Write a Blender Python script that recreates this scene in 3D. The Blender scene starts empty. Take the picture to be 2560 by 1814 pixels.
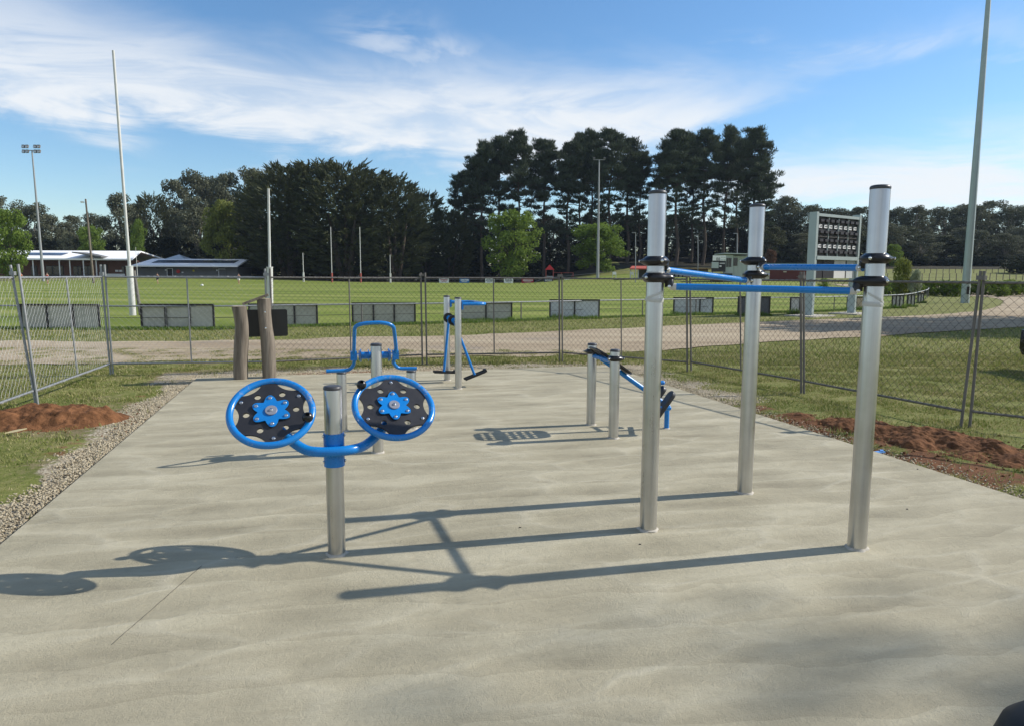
import bpy, bmesh, math, random
import numpy as np
from mathutils import Vector, Matrix, noise as mnoise
PI = math.pi
random.seed(7)
RNG = np.random.default_rng(11)
scene = bpy.context.scene
C = scene.collection

# ------------------------------------------------------------------ camera
CAM_H = 1.7; FPX = 1787.0
PITCH = math.atan((812-615.5)/1600); ROLL = 0.0045
cam_data = bpy.data.cameras.new('camera'); cam = bpy.data.objects.new('camera', cam_data); C.objects.link(cam)
cam_data.lens = FPX/2560*36; cam_data.sensor_width = 36; cam_data.clip_end = 6000; cam_data.clip_start = 0.05
CM = Matrix.Rotation(PI/2-PITCH, 3, 'X') @ Matrix.Rotation(ROLL, 3, 'Z')
cam.matrix_world = Matrix.Translation((0, 0, CAM_H)) @ CM.to_4x4()
scene.camera = cam

# ------------------------------------------------------------------ sun, sky, exposure
SUN_EL = math.radians(35.4); SUN_AZ = math.radians(13.0)      # azimuth from +X towards +Y
sd = Vector((math.cos(SUN_AZ)*math.cos(SUN_EL), math.sin(SUN_AZ)*math.cos(SUN_EL), math.sin(SUN_EL)))
sun_data = bpy.data.lights.new('sun', 'SUN'); sun = bpy.data.objects.new('sun', sun_data); C.objects.link(sun)
sun_data.energy = 5.0; sun_data.angle = math.radians(0.53); sun_data.color = (1.0, 0.945, 0.87)
sun.rotation_euler = sd.to_track_quat('Z', 'Y').to_euler()
scene.view_settings.view_transform = 'Standard'; scene.view_settings.look = 'None'
scene.view_settings.exposure = 0.20; scene.view_settings.gamma = 1.0; scene.view_settings.use_curve_mapping = False
SKY_STRENGTH = 0.11

def ray(x, y):            # direction through a point of the photograph (its full-size pixels)
    return CM @ Vector(((x-1280)/FPX, -(y-907)/FPX, -1.0))
def G(x, y, z=0.0):       # where that ray meets the level plane z
    d = ray(x, y); return Vector((0, 0, CAM_H)) + d*((z-CAM_H)/d.z)
def A(x, y, Y):           # where that ray is Y metres ahead
    d = ray(x, y); return Vector((0, 0, CAM_H)) + d*(Y/d.y)

world = bpy.data.worlds.new('World'); scene.world = world; world.use_nodes = True
def build_world():
    nt = world.node_tree; N = nt.nodes; L = nt.links; N.clear()
    def nd(t, **k):
        n = N.new(t)
        for a, b in k.items(): setattr(n, a, b)
        return n
    def mth(op, a, b=None, c=None, clamp=False):
        n = nd('ShaderNodeMath', operation=op, use_clamp=clamp)
        for i, v in enumerate((a, b, c)):
            if v is None: continue
            if isinstance(v, (int, float)): n.inputs[i].default_value = v
            else: L.new(v, n.inputs[i])
        return n.outputs[0]
    def smooth(v, lo, hi):
        n = nd('ShaderNodeMapRange', interpolation_type='SMOOTHSTEP'); L.new(v, n.inputs[0])
        n.inputs[1].default_value = lo; n.inputs[2].default_value = hi; return n.outputs[0]
    tc = nd('ShaderNodeTexCoord'); sp = nd('ShaderNodeSeparateXYZ'); L.new(tc.outputs['Generated'], sp.inputs[0])
    az = mth('ARCTAN2', sp.outputs[0], sp.outputs[1]); el = mth('ARCSINE', sp.outputs[2])
    def noise(cx, cy, scale, detail=6, rough=0.6, dist=0.0, off=0.0):
        c = nd('ShaderNodeCombineXYZ'); L.new(mth('MULTIPLY', az, cx), c.inputs[0]); L.new(mth('MULTIPLY_ADD', el, cy, off), c.inputs[1])
        n = nd('ShaderNodeTexNoise'); L.new(c.outputs[0], n.inputs['Vector']); n.inputs['Scale'].default_value = scale
        n.inputs['Detail'].default_value = detail; n.inputs['Roughness'].default_value = rough; n.inputs['Distortion'].default_value = dist
        return n.outputs[0]
    def curve(pts):       # elevation along azimuth, from sky directions
        f = nd('ShaderNodeFloatCurve'); t = mth('DIVIDE', mth('ADD', az, 0.9), 1.8, clamp=True); L.new(t, f.inputs['Value'])
        cv = f.mapping.curves[0]; q = []
        for x, y in pts:
            d = ray(x*1.117, y*1.117).normalized(); q.append(((math.atan2(d.x, d.y)+0.9)/1.8, math.asin(d.z)/0.9))
        while len(cv.points) < len(q): cv.points.new(0.5, 0.5)
        for p, (a, b) in zip(cv.points, q): p.location = (a, max(0.0, b)); p.handle_type = 'AUTO'
        f.mapping.update()
        return mth('MULTIPLY', f.outputs[0], 0.9)
    n_warp = noise(2.2, 5, 2.0, 5, 0.6, 0.6); n_wisp = noise(1.6, 7.5, 2.4, 9, 0.62, 1.4, 3.0); n_big = noise(1, 2.4, 2.2, 4, 0.5, 0.4, 8.0)
    elw = mth('ADD', el, mth('MULTIPLY', mth('SUBTRACT', n_warp, 0.5), 0.12))
    elw = mth('ADD', elw, mth('MULTIPLY', mth('SUBTRACT', n_wisp, 0.5), 0.06))
    lo1 = curve([(-120, 250), (0, 255), (200, 282), (400, 300), (600, 345), (800, 368), (1050, 390), (1300, 405), (1450, 385), (1600, 290), (1750, 215), (2000, 150), (2292, 120)])
    up1 = curve([(-120, -160), (0, -110), (150, -30), (300, 10), (450, 60), (600, 105), (800, 130), (1000, 128), (1200, 135), (1400, 155), (1600, 165), (1750, 165), (2000, 100), (2292, 70)])
    d1 = mth('MULTIPLY', smooth(mth('SUBTRACT', elw, lo1), -0.005, 0.035), smooth(mth('SUBTRACT', up1, elw), -0.04, 0.06))
    d1 = mth('MULTIPLY', d1, mth('MULTIPLY_ADD', smooth(n_wisp, 0.32, 0.62), 0.5, 0.5))
    up2 = curve([(1300, 470), (1450, 420), (1600, 350), (1750, 300), (1900, 272), (2100, 250), (2292, 232), (2500, 200)])
    lo2 = curve([(1300, 480), (1500, 480), (1700, 470), (1900, 480), (2292, 500)])
    d2 = mth('MULTIPLY', smooth(mth('SUBTRACT', up2, elw), 0.0, 0.07), smooth(mth('SUBTRACT', elw, lo2), -0.02, 0.03))
    d2 = mth('MULTIPLY', d2, mth('MULTIPLY_ADD', smooth(n_wisp, 0.34, 0.58), 0.7, 0.3))
    d3 = mth('MULTIPLY', smooth(n_wisp, 0.55, 0.80), smooth(n_big, 0.5, 0.68)); d3 = mth('MULTIPLY', d3, 0.55)
    def spot(x, y, ra, re, s):
        d = ray(x*1.117, y*1.117).normalized(); a0, e0 = math.atan2(d.x, d.y), math.asin(d.z)
        u = mth('POWER', mth('DIVIDE', mth('SUBTRACT', az, a0), ra), 2.0); v = mth('POWER', mth('DIVIDE', mth('SUBTRACT', elw, e0), re), 2.0)
        return mth('MULTIPLY', mth('MULTIPLY', mth('EXPONENT', mth('MULTIPLY', mth('ADD', u, v), -1.0)), smooth(n_wisp, 0.38, 0.62)), s)
    D = mth('MAXIMUM', mth('MAXIMUM', d1, d2), d3)
    for s in ((860, 62, .06, .02, .9), (985, 118, .08, .018, .8), (1640, 66, .04, .009, .7), (2000, 92, .14, .018, .5), (250, 255, .035, .035, .95), (1560, 215, .09, .02, .8)):
        D = mth('MAXIMUM', D, spot(*s))
    D = mth('MULTIPLY', D, mth('MULTIPLY_ADD', smooth(el, 0.19, 0.34), -0.58, 1.0))
    back = mth('MULTIPLY', smooth(mth('MULTIPLY', sp.outputs[1], -1.0), -0.15, 0.35), mth('MULTIPLY_ADD', smooth(n_big, 0.35, 0.6), 0.35, 0.2))  # cloud cover added behind the camera to whiten the ambient light
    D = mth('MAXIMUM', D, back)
    D = mth('MULTIPLY', D, 0.93, clamp=True)
    sky = nd('ShaderNodeTexSky', sky_type='NISHITA', sun_disc=False); sky.sun_elevation = SUN_EL; sky.sun_rotation = PI/2-SUN_AZ
    sky.altitude = 300; sky.air_density = 1.15; sky.dust_density = 0.2; sky.ozone_density = 4.5
    hs = nd('ShaderNodeHueSaturation'); hs.inputs['Saturation'].default_value = 1.12; hs.inputs['Value'].default_value = 1.2
    L.new(sky.outputs[0], hs.inputs['Color'])
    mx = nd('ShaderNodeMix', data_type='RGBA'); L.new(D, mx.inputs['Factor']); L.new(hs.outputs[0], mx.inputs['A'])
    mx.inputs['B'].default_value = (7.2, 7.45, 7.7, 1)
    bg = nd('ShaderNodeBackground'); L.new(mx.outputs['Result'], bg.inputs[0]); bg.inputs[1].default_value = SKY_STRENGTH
    out = nd('ShaderNodeOutputWorld'); L.new(bg.outputs[0], out.inputs[0])
build_world()

# ------------------------------------------------------------------ helpers
def props(o, label=None, cat=None, group=None, kind=None):
    if label: o['label'] = label
    if cat: o['category'] = cat
    if group: o['group'] = group
    if kind: o['kind'] = kind
    return o
def thing(name, label, cat, loc=(0, 0, 0), group=None):
    o = bpy.data.objects.new(name, None); C.objects.link(o); o.location = loc; o.empty_display_size = 0.2
    ORG[o.name] = Vector(loc); return props(o, label, cat, group)
ORG = {}
def org(o):
    return ORG.get(o.name, Vector((0, 0, 0))) if o else Vector((0, 0, 0))
def link(name, me, mat, parent=None):
    o = bpy.data.objects.new(name, me); C.objects.link(o)
    if mat: me.materials.append(mat)
    if parent:
        o.parent = parent; ORG[o.name] = org(parent)
    return o
def smooth_mesh(me, ang=40):
    me.polygons.foreach_set('use_smooth', [True]*len(me.polygons)); me.set_sharp_from_angle(angle=math.radians(ang))
def np_mesh(name, V, F):
    V = np.ascontiguousarray(V, dtype=np.float32); F = np.ascontiguousarray(F, dtype=np.int32)
    me = bpy.data.meshes.new(name); n, k = F.shape
    me.vertices.add(len(V)); me.vertices.foreach_set('co', V.ravel())
    me.loops.add(n*k); me.loops.foreach_set('vertex_index', F.ravel())
    me.polygons.add(n); me.polygons.foreach_set('loop_start', np.arange(0, n*k, k, dtype=np.int32))
    me.update(calc_edges=True); return me
class MB:
    def __init__(s): s.v = []; s.f = []
    def add(s, vs, fs):
        b = len(s.v); s.v += [Vector(p) for p in vs]; s.f += [tuple(b+i for i in f) for f in fs]; return s
    def box(s, c, size, rot=None):
        hx, hy, hz = size[0]/2, size[1]/2, size[2]/2; c = Vector(c)
        vs = [Vector((x, y, z)) for x in (-hx, hx) for y in (-hy, hy) for z in (-hz, hz)]
        if rot is not None: vs = [rot @ v for v in vs]
        return s.add([c+v for v in vs], [(0, 1, 3, 2), (4, 6, 7, 5), (0, 4, 5, 1), (2, 3, 7, 6), (0, 2, 6, 4), (1, 5, 7, 3)])
    def tube(s, pts, r, n=10, caps=True, closed=False):
        pts = [Vector(p) for p in pts]; m = len(pts)
        rs = r if isinstance(r, (list, tuple)) else [r]*m
        def tan(i):
            if closed: return (pts[(i+1) % m]-pts[i-1]).normalized()
            return (pts[min(i+1, m-1)]-pts[max(i-1, 0)]).normalized()
        t = tan(0); u = t.orthogonal().normalized(); rings = []
        for i in range(m):
            t2 = tan(i); u = (u-t2*u.dot(t2))
            u = u.normalized() if u.length > 1e-6 else t2.orthogonal().normalized()
            w = t2.cross(u); rings.append([pts[i]+(u*math.cos(2*PI*k/n)+w*math.sin(2*PI*k/n))*rs[i] for k in range(n)])
        fs = []; vs = [p for g in rings for p in g]
        for i in range(m if closed else m-1):
            a, b = i*n, ((i+1) % m)*n
            for k in range(n): fs.append((a+k, a+(k+1) % n, b+(k+1) % n, b+k))
        if caps and not closed: fs.append(tuple(range(n-1, -1, -1))); fs.append(tuple((m-1)*n+k for k in range(n)))
        return s.add(vs, fs)
    def lathe(s, prof, c, n=24, M=None, lobe=None):
        c = Vector(c); vs = []; fs = []
        for j, (r, z) in enumerate(prof):
            for k in range(n):
                a = 2*PI*k/n; rr = r*(lobe(a, j) if lobe else 1); p = Vector((rr*math.cos(a), rr*math.sin(a), z))
                vs.append(c+(M @ p if M is not None else p))
        for j in range(len(prof)-1):
            for k in range(n): fs.append((j*n+k, j*n+(k+1) % n, (j+1)*n+(k+1) % n, (j+1)*n+k))
        if prof[0][0] > 1e-6: fs.append(tuple(range(n-1, -1, -1)))
        if prof[-1][0] > 1e-6: fs.append(tuple((len(prof)-1)*n+k for k in range(n)))
        return s.add(vs, fs)
    def ball(s, c, r, n=14, M=None, sc=(1, 1, 1)):
        pr = [(r*math.sin(PI*i/8)*1.0, -r*math.cos(PI*i/8)) for i in range(9)]; pr[0] = (1e-7, -r); pr[-1] = (1e-7, r)
        S = Matrix.Diagonal(sc); return s.lathe(pr, c, n, (M @ S) if M is not None else S)
    def quad(s, a, b, c, d): return s.add([a, b, c, d], [(0, 1, 2, 3)])
    def build(s, name, mat, parent=None, smooth=True, ang=40):
        o0 = org(parent); me = bpy.data.meshes.new(name)
        me.from_pydata([tuple(v-o0) for v in s.v], [], s.f)
        bm = bmesh.new(); bm.from_mesh(me); bmesh.ops.recalc_face_normals(bm, faces=bm.faces); bm.to_mesh(me); bm.free()
        if smooth: smooth_mesh(me, ang)
        return link(name, me, mat, parent)
def arc_path(pts, r, n=6):        # polyline with rounded corners
    pts = [Vector(p) for p in pts]; out = [pts[0]]
    for i in range(1, len(pts)-1):
        a, b, c = pts[i-1], pts[i], pts[i+1]; d1 = (a-b); d2 = (c-b); q = min(r, d1.length*.49, d2.length*.49)
        p0 = b+d1.normalized()*q; p2 = b+d2.normalized()*q
        for k in range(n+1):
            t = k/n; out.append(p0*(1-t)**2+b*2*t*(1-t)+p2*t*t)
    out.append(pts[-1]); return out
def frame(z, x=None):             # rotation matrix whose local Z is z and X close to x
    z = Vector(z).normalized(); x = Vector(x) if x is not None else z.orthogonal()
    x = (x-z*x.dot(z)).normalized(); y = z.cross(x); return Matrix((x, y, z)).transposed()
def plate(name, outlines, th, M, c, mat, parent, bevel=0.0):   # flat plate from outline + holes
    bm = bmesh.new()
    for ol in outlines:
        vs = [bm.verts.new((p[0], p[1], 0)) for p in ol]
        for i in range(len(vs)): bm.edges.new((vs[i], vs[(i+1) % len(vs)]))
    bmesh.ops.triangle_fill(bm, use_beauty=True, use_dissolve=False, edges=bm.edges[:])
    g = bmesh.ops.extrude_face_region(bm, geom=bm.faces[:])
    bmesh.ops.translate(bm, verts=[v for v in g['geom'] if isinstance(v, bmesh.types.BMVert)], vec=(0, 0, th))
    bmesh.ops.recalc_face_normals(bm, faces=bm.faces)
    T = Matrix.Translation(Vector(c)-org(parent)) @ M.to_4x4(); bmesh.ops.transform(bm, matrix=T, verts=bm.verts)
    me = bpy.data.meshes.new(name); bm.to_mesh(me); bm.free(); smooth_mesh(me, 30); return link(name, me, mat, parent)
def copy_tree(o, parent=None):
    c = o.copy(); C.objects.link(c); c.parent = parent
    if parent: c.matrix_parent_inverse = o.matrix_parent_inverse
    for ch in o.children: copy_tree(ch, c)
    return c
def text_mesh(txt, size, name, mat, parent, pos, rot, extrude=0.002):
    cu = bpy.data.curves.new('lettering', 'FONT'); cu.body = txt; cu.size = size; cu.extrude = extrude; cu.align_x = 'CENTER'; cu.align_y = 'CENTER'
    t = bpy.data.objects.new('lettering', cu); C.objects.link(t); dg = bpy.context.evaluated_depsgraph_get(); dg.update()
    me = bpy.data.meshes.new_from_object(t.evaluated_get(dg)); bpy.data.objects.remove(t); bpy.data.curves.remove(cu)
    me.name = name; me.transform(Matrix.Translation(Vector(pos)-org(parent)) @ rot.to_4x4()); me.materials.clear()
    return link(name, me, mat, parent)

# ------------------------------------------------------------------ materials
class NT:
    def __init__(s, name):
        s.m = bpy.data.materials.new(name); s.m.use_nodes = True; s.t = s.m.node_tree; s.N = s.t.nodes; s.L = s.t.links
        s.b = s.N['Principled BSDF']; s.tc = s.N.new('ShaderNodeTexCoord')
    def n(s, t, **k):
        x = s.N.new(t)
        for a, b in k.items(): setattr(x, a, b)
        return x
    def mth(s, op, a, b=None, c=None, clamp=False):
        x = s.n('ShaderNodeMath', operation=op, use_clamp=clamp)
        for i, v in enumerate((a, b, c)):
            if v is None: continue
            if isinstance(v, (int, float)): x.inputs[i].default_value = v
            else: s.L.new(v, x.inputs[i])
        return x.outputs[0]
    def map(s, scale=(1, 1, 1), coord='Object', rot=(0, 0, 0)):
        x = s.n('ShaderNodeMapping'); s.L.new(s.tc.outputs[coord], x.inputs[0]); x.inputs['Scale'].default_value = scale; x.inputs['Rotation'].default_value = rot; return x.outputs[0]
    def noise(s, scale, detail=4, rough=0.55, vec=None, dist=0.0):
        x = s.n('ShaderNodeTexNoise'); s.L.new(vec if vec is not None else s.map(), x.inputs['Vector'])
        x.inputs['Scale'].default_value = scale; x.inputs['Detail'].default_value = detail; x.inputs['Roughness'].default_value = rough; x.inputs['Distortion'].default_value = dist
        return x.outputs[0]
    def ramp(s, f, stops):
        x = s.n('ShaderNodeValToRGB'); s.L.new(f, x.inputs[0]); e = x.color_ramp.elements
        while len(e) < len(stops): e.new(0.5)
        for q, (p, c) in zip(e, stops): q.position = p; q.color = (c[0], c[1], c[2], 1) if hasattr(c, '__len__') else (c, c, c, 1)
        return x.outputs[0]
    def mix(s, f, a, b, blend='MIX'):
        x = s.n('ShaderNodeMix', data_type='RGBA', blend_type=blend)
        for k, v in (('Factor', f), ('A', a), ('B', b)):
            if isinstance(v, (int, float)): x.inputs[k].default_value = v
            elif isinstance(v, tuple): x.inputs[k].default_value = (v[0], v[1], v[2], 1)
            else: s.L.new(v, x.inputs[k])
        return x.outputs['Result']
    def bump(s, h, strength=0.3, dist=0.01, prev=None):
        x = s.n('ShaderNodeBump'); s.L.new(h, x.inputs['Height']); x.inputs['Strength'].default_value = strength; x.inputs['Distance'].default_value = dist
        if prev is not None: s.L.new(prev, x.inputs['Normal'])
        s.L.new(x.outputs[0], s.b.inputs['Normal']); return x.outputs[0]
    def col(s, c):
        if isinstance(c, tuple): s.b.inputs['Base Color'].default_value = (c[0], c[1], c[2], 1)
        else: s.L.new(c, s.b.inputs['Base Color'])
        return s
    def set(s, rough=None, metal=None, spec=None, coat=None):
        for k, v in (('Roughness', rough), ('Metallic', metal), ('Specular IOR Level', spec), ('Coat Weight', coat)):
            if v is None: continue
            if isinstance(v, (int, float)): s.b.inputs[k].default_value = v
            else: s.L.new(v, s.b.inputs[k])
        return s
def plain(name, c, rough=0.6, metal=0.0, var=0.15, scale=8, spec=0.4, coat=None, bump=0.0):
    t = NT(name); n = t.noise(scale, 5); d = tuple(v*(1-var) for v in c); e = tuple(min(1, v*(1+var)) for v in c)
    t.col(t.mix(n, d, e)).set(rough, metal, spec, coat)
    if bump: t.bump(t.noise(scale*12, 4), bump, 0.004)
    return t.m
M = {}
def mats():
    # concrete with trowel and broom sweeps
    t = NT('concrete'); co = t.map()
    wv = t.noise(1.1, 3, 0.5, t.map((0.9, 1.0, 1)))
    w = t.n('ShaderNodeTexWave', wave_type='BANDS', bands_direction='Y', wave_profile='SAW'); t.L.new(t.map((0.8, 1, 1), rot=(0, 0, .12)), w.inputs['Vector'])
    w.inputs['Scale'].default_value = 0.8; w.inputs['Distortion'].default_value = 7.5; w.inputs['Detail'].default_value = 4; w.inputs['Detail Scale'].default_value = 0.7; w.inputs['Detail Roughness'].default_value = 0.6
    streak = t.noise(1.8, 8, 0.62, t.map((0.9, 3.4, 1)), 0.5)
    mott = t.noise(2.0, 8, 0.68)
    fine = t.noise(160, 4, 0.7); grit = t.noise(45, 5, 0.7)
    sc = t.n('ShaderNodeTexVoronoi', feature='SMOOTH_F1'); wd = t.n('ShaderNodeTexNoise'); t.L.new(t.map(), wd.inputs['Vector']); wd.inputs['Scale'].default_value = 1.4; wd.inputs['Detail'].default_value = 4
    sv = t.n('ShaderNodeMix', data_type='VECTOR'); sv.inputs['Factor'].default_value = 0.32; t.L.new(t.map((0.75, 2.4, 1)), sv.inputs['A']); t.L.new(wd.outputs['Color'], sv.inputs['B']); t.L.new(sv.outputs['Result'], sc.inputs['Vector']); sc.inputs['Scale'].default_value = 1.9; sc.inputs['Smoothness'].default_value = 0.25
    scal = sc.outputs['Distance']
    tone = t.mth('ADD', t.mth('ADD', t.mth('MULTIPLY', w.outputs['Fac'], 0.10), t.mth('MULTIPLY', streak, 0.38)), t.mth('ADD', t.mth('MULTIPLY', mott, 0.36), t.mth('MULTIPLY', scal, 0.26)))
    c = t.ramp(tone, [(0.36, (.258, .227, .150)), (0.47, (.330, .294, .197)), (0.56, (.376, .335, .227)), (0.68, (.455, .410, .285))])
    c = t.mix(t.mth('MULTIPLY', grit, 0.22), c, (.28, .26, .20), 'MIX')
    ed = t.n('ShaderNodeTexVoronoi', feature='DISTANCE_TO_EDGE'); t.L.new(sv.outputs['Result'], ed.inputs['Vector']); ed.inputs['Scale'].default_value = 1.9
    ridge = t.mth('MULTIPLY', t.ramp(ed.outputs['Distance'], [(0.0, 1), (0.07, 0)]), t.ramp(t.noise(1.1, 4, .6), [(.42, 0), (.62, 1)]))
    c = t.mix(t.mth('MULTIPLY', ridge, 0.26), c, (.56, .52, .40))
    speck = t.ramp(t.noise(70, 2, 0.5), [(0.16, 1), (0.21, 0)]); c = t.mix(t.mth('MULTIPLY', speck, 0.5), c, (.09, .085, .075))
    t.col(c).set(0.86, 0, 0.3)
    vo = t.n('ShaderNodeTexVoronoi', feature='F1'); vm = t.n('ShaderNodeMix', data_type='VECTOR')
    dn = t.n('ShaderNodeTexNoise'); t.L.new(co, dn.inputs['Vector']); dn.inputs['Scale'].default_value = 2.2; vm.inputs['Factor'].default_value = 0.16
    t.L.new(t.map((1, 1.5, 1)), vm.inputs['A']); t.L.new(dn.outputs['Color'], vm.inputs['B']); t.L.new(vm.outputs['Result'], vo.inputs['Vector']); vo.inputs['Scale'].default_value = 1.9
    rings = t.mth('SINE', t.mth('MULTIPLY_ADD', grit, 5.0, t.mth('MULTIPLY', vo.outputs['Distance'], 230.0)))
    msk = t.ramp(t.noise(1.5, 5, 0.6), [(0.46, 0), (0.66, 1)])
    rg = t.mth('MULTIPLY', rings, msk)
    b0 = t.bump(scal, 0.45, 0.06); b1 = t.bump(w.outputs['Fac'], 0.24, 0.04, b0); b2 = t.bump(t.mth('ADD', streak, mott), 0.45, 0.04, b1); b3 = t.bump(rg, 0.09, 0.004, b2); b4 = t.bump(ridge, 0.25, 0.012, b3); t.bump(t.mth('ADD', fine, grit), 0.65, 0.008, b4)
    M['concrete'] = t.m
    # rough ground: grass / dry / dirt / gravel by painted masks
    t = NT('ground_cover'); at = t.n('ShaderNodeVertexColor', layer_name='cover'); sp = t.n('ShaderNodeSeparateColor'); t.L.new(at.outputs[0], sp.inputs[0])
    n1 = t.noise(0.9, 7, 0.62); n2 = t.noise(9, 6, 0.7); n3 = t.noise(45, 4, 0.7)
    g = t.ramp(t.mth('ADD', t.mth('MULTIPLY', n1, 0.45), t.mth('MULTIPLY', n2, 0.55)), [(0.34, (.075, .095, .020)), (0.46, (.135, .152, .036)), (0.56, (.205, .200, .068)), (0.70, (.29, .245, .12))])
    gd = t.ramp(n2, [(0.35, (.13, .10, .05)), (0.7, (.24, .20, .11))])
    def mask(s, lo=0.35, hi=0.65, src=n2):
        v = t.mth('ADD', s, t.mth('MULTIPLY', t.mth('SUBTRACT', src, 0.5), 1.1)); x = t.n('ShaderNodeMapRange', interpolation_type='SMOOTHSTEP'); t.L.new(v, x.inputs[0]); x.inputs[1].default_value = lo; x.inputs[2].default_value = hi; return x.outputs[0]
    c = t.mix(mask(sp.outputs[2]), g, gd)
    gv = t.n('ShaderNodeTexVoronoi', feature='F1'); t.L.new(t.map(), gv.inputs['Vector']); gv.inputs['Scale'].default_value = 55
    gs = t.n('ShaderNodeSeparateColor'); t.L.new(gv.outputs['Color'], gs.inputs[0])
    gc = t.ramp(gs.outputs[0], [(0.1, (.17, .135, .09)), (0.6, (.33, .28, .19)), (0.95, (.50, .45, .35))])
    c = t.mix(mask(sp.outputs[1]), c, gc)
    dc = t.ramp(t.mth('ADD', t.mth('MULTIPLY', n2, .5), t.mth('MULTIPLY', n3, .5)), [(0.35, (.06, .030, .015)), (0.65, (.23, .105, .048))])
    c = t.mix(mask(sp.outputs[0]), c, dc)
    t.col(c).set(0.95, 0, 0.15); b = t.bump(n2, 0.6, 0.03); t.bump(n3, 0.8, 0.015, b); M['ground'] = t.m
    # mown oval
    t = NT('mown_turf'); n1 = t.noise(0.12, 6, 0.6, t.map((0.35, 1, 1))); n2 = t.noise(2.5, 6, 0.7); n0 = t.noise(0.05, 3, 0.5, t.map((0.3, 1.6, 1)))
    tw = t.n('ShaderNodeTexWave', bands_direction='Y'); t.L.new(t.map((1, 1, 1), rot=(0, 0, .25)), tw.inputs['Vector']); tw.inputs['Scale'].default_value = .045; tw.inputs['Distortion'].default_value = 2.5; tw.inputs['Detail'].default_value = 3
    v = t.mth('ADD', t.mth('ADD', t.mth('MULTIPLY', n1, .38), t.mth('MULTIPLY', n2, .24)), t.mth('MULTIPLY_ADD', n0, .26, t.mth('MULTIPLY', tw.outputs['Fac'], .12)))
    t.col(t.ramp(v, [(0.38, (.105, .145, .020)), (0.49, (.160, .198, .034)), (0.60, (.235, .250, .066))])).set(0.95, 0, 0.15); t.bump(t.noise(30, 4), 0.5, 0.02); M['turf'] = t.m
    # track gravel
    t = NT('track_gravel'); n1 = t.noise(0.55, 6, 0.6, t.map((0.22, 1.2, 1))); n2 = t.noise(14, 6, 0.75); n3 = t.noise(60, 3, .6)
    v = t.mth('ADD', t.mth('MULTIPLY', n1, .6), t.mth('MULTIPLY', n2, .4))
    c = t.ramp(v, [(0.32, (.21, .155, .098)), (0.48, (.33, .262, .175)), (0.62, (.46, .385, .265)), (0.75, (.55, .475, .34))])
    c = t.mix(t.ramp(t.noise(0.4, 5, .6), [(0.56, 0), (0.72, 0.5)]), c, (.22, .20, .18))
    t.col(c).set(0.95, 0, 0.15); b = t.bump(n2, 0.5, 0.02); t.bump(n3, .5, .01, b); M['track'] = t.m
    for nm, a, b2, sc in (('stones', (.28, .225, .14), (.66, .58, .42), 30), ('dirt', (.070, .032, .015), (.245, .112, .050), 7)):
        t = NT(nm); n1 = t.noise(sc, 6, .7); t.col(t.ramp(n1, [(0.33, a), (0.68, b2)])).set(.95, 0, .15)
        t.bump(t.noise(sc*4, 5, .7), .8, .02); M[nm] = t.m
    def blades(nm, stops):
        t = NT(nm); gi = t.n('ShaderNodeNewGeometry'); r = gi.outputs['Random Per Island']; v = t.mth('ADD', t.mth('MULTIPLY', r, 0.55), t.mth('MULTIPLY', t.noise(1.2, 5, .6), 0.55))
        t.col(t.ramp(v, stops)).set(0.7, 0, 0.25)
        tr = t.n('ShaderNodeBsdfTranslucent'); t.L.new(t.b.inputs['Base Color'].links[0].from_socket, tr.inputs[0]); ms = t.n('ShaderNodeMixShader'); ms.inputs[0].default_value = 0.3
        o = t.N['Material Output']; t.L.new(t.b.outputs[0], ms.inputs[1]); t.L.new(tr.outputs[0], ms.inputs[2]); t.L.new(ms.outputs[0], o.inputs[0]); return t.m
    M['blades'] = blades('grass_blades', [(0.2, (.09, .13, .022)), (0.43, (.17, .210, .042)), (0.60, (.29, .28, .10)), (0.86, (.47, .40, .22))])
    M['weeds'] = blades('weed_blades', [(0.2, (.05, .11, .015)), (0.6, (.12, .20, .03)), (0.9, (.24, .28, .08))])
    def leaf(nm, a, b2, tr_f=0.22, sc=0.35):
        t = NT(nm); gi = t.n('ShaderNodeNewGeometry'); r = gi.outputs['Random Per Island']; oi = t.n('ShaderNodeObjectInfo')
        v = t.mth('ADD', t.mth('MULTIPLY', r, .4), t.mth('MULTIPLY', t.noise(sc, 4, .6), .6)); c = t.mix(v, a, b2)
        c = t.mix(t.mth('MULTIPLY', oi.outputs['Random'], .45), c, (b2[0]*.86, b2[1]*.86, b2[2]*.85)); t.col(c).set(0.75, 0, 0.12)
        tr = t.n('ShaderNodeBsdfTranslucent'); t.L.new(c, tr.inputs[0]); ms = t.n('ShaderNodeMixShader'); ms.inputs[0].default_value = tr_f
        o = t.N['Material Output']; t.L.new(t.b.outputs[0], ms.inputs[1]); t.L.new(tr.outputs[0], ms.inputs[2]); t.L.new(ms.outputs[0], o.inputs[0]); M[nm] = t.m
    leaf('pine_needles', (.034, .046, .032), (.095, .118, .070), .15)
    leaf('cypress_leaves', (.030, .044, .026), (.115, .120, .055), .15)
    leaf('gum_leaves', (.060, .072, .044), (.150, .155, .095), .2)
    leaf('green_leaves', (.055, .100, .018), (.20, .28, .048), .36)
    leaf('yellow_leaves', (.09, .115, .026), (.25, .27, .065), .35)
    leaf('plum_leaves', (.08, .045, .03), (.16, .09, .06), .2)
    leaf('pale_bush', (.16, .20, .10), (.42, .44, .32), .25)
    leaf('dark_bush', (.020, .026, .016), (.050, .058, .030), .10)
    M['bark'] = plain('bark', (.085, .068, .055), .95, 0, .4, 3, .1)
    M['gum_bark'] = plain('gum_bark', (.27, .24, .20), .9, 0, .4, 1.5, .1)
    # metals
    t = NT('brushed_aluminium'); st = t.noise(30, 5, .6, t.map((1, 1, 0.02))); sm = t.noise(5, 5, .6)
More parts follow.
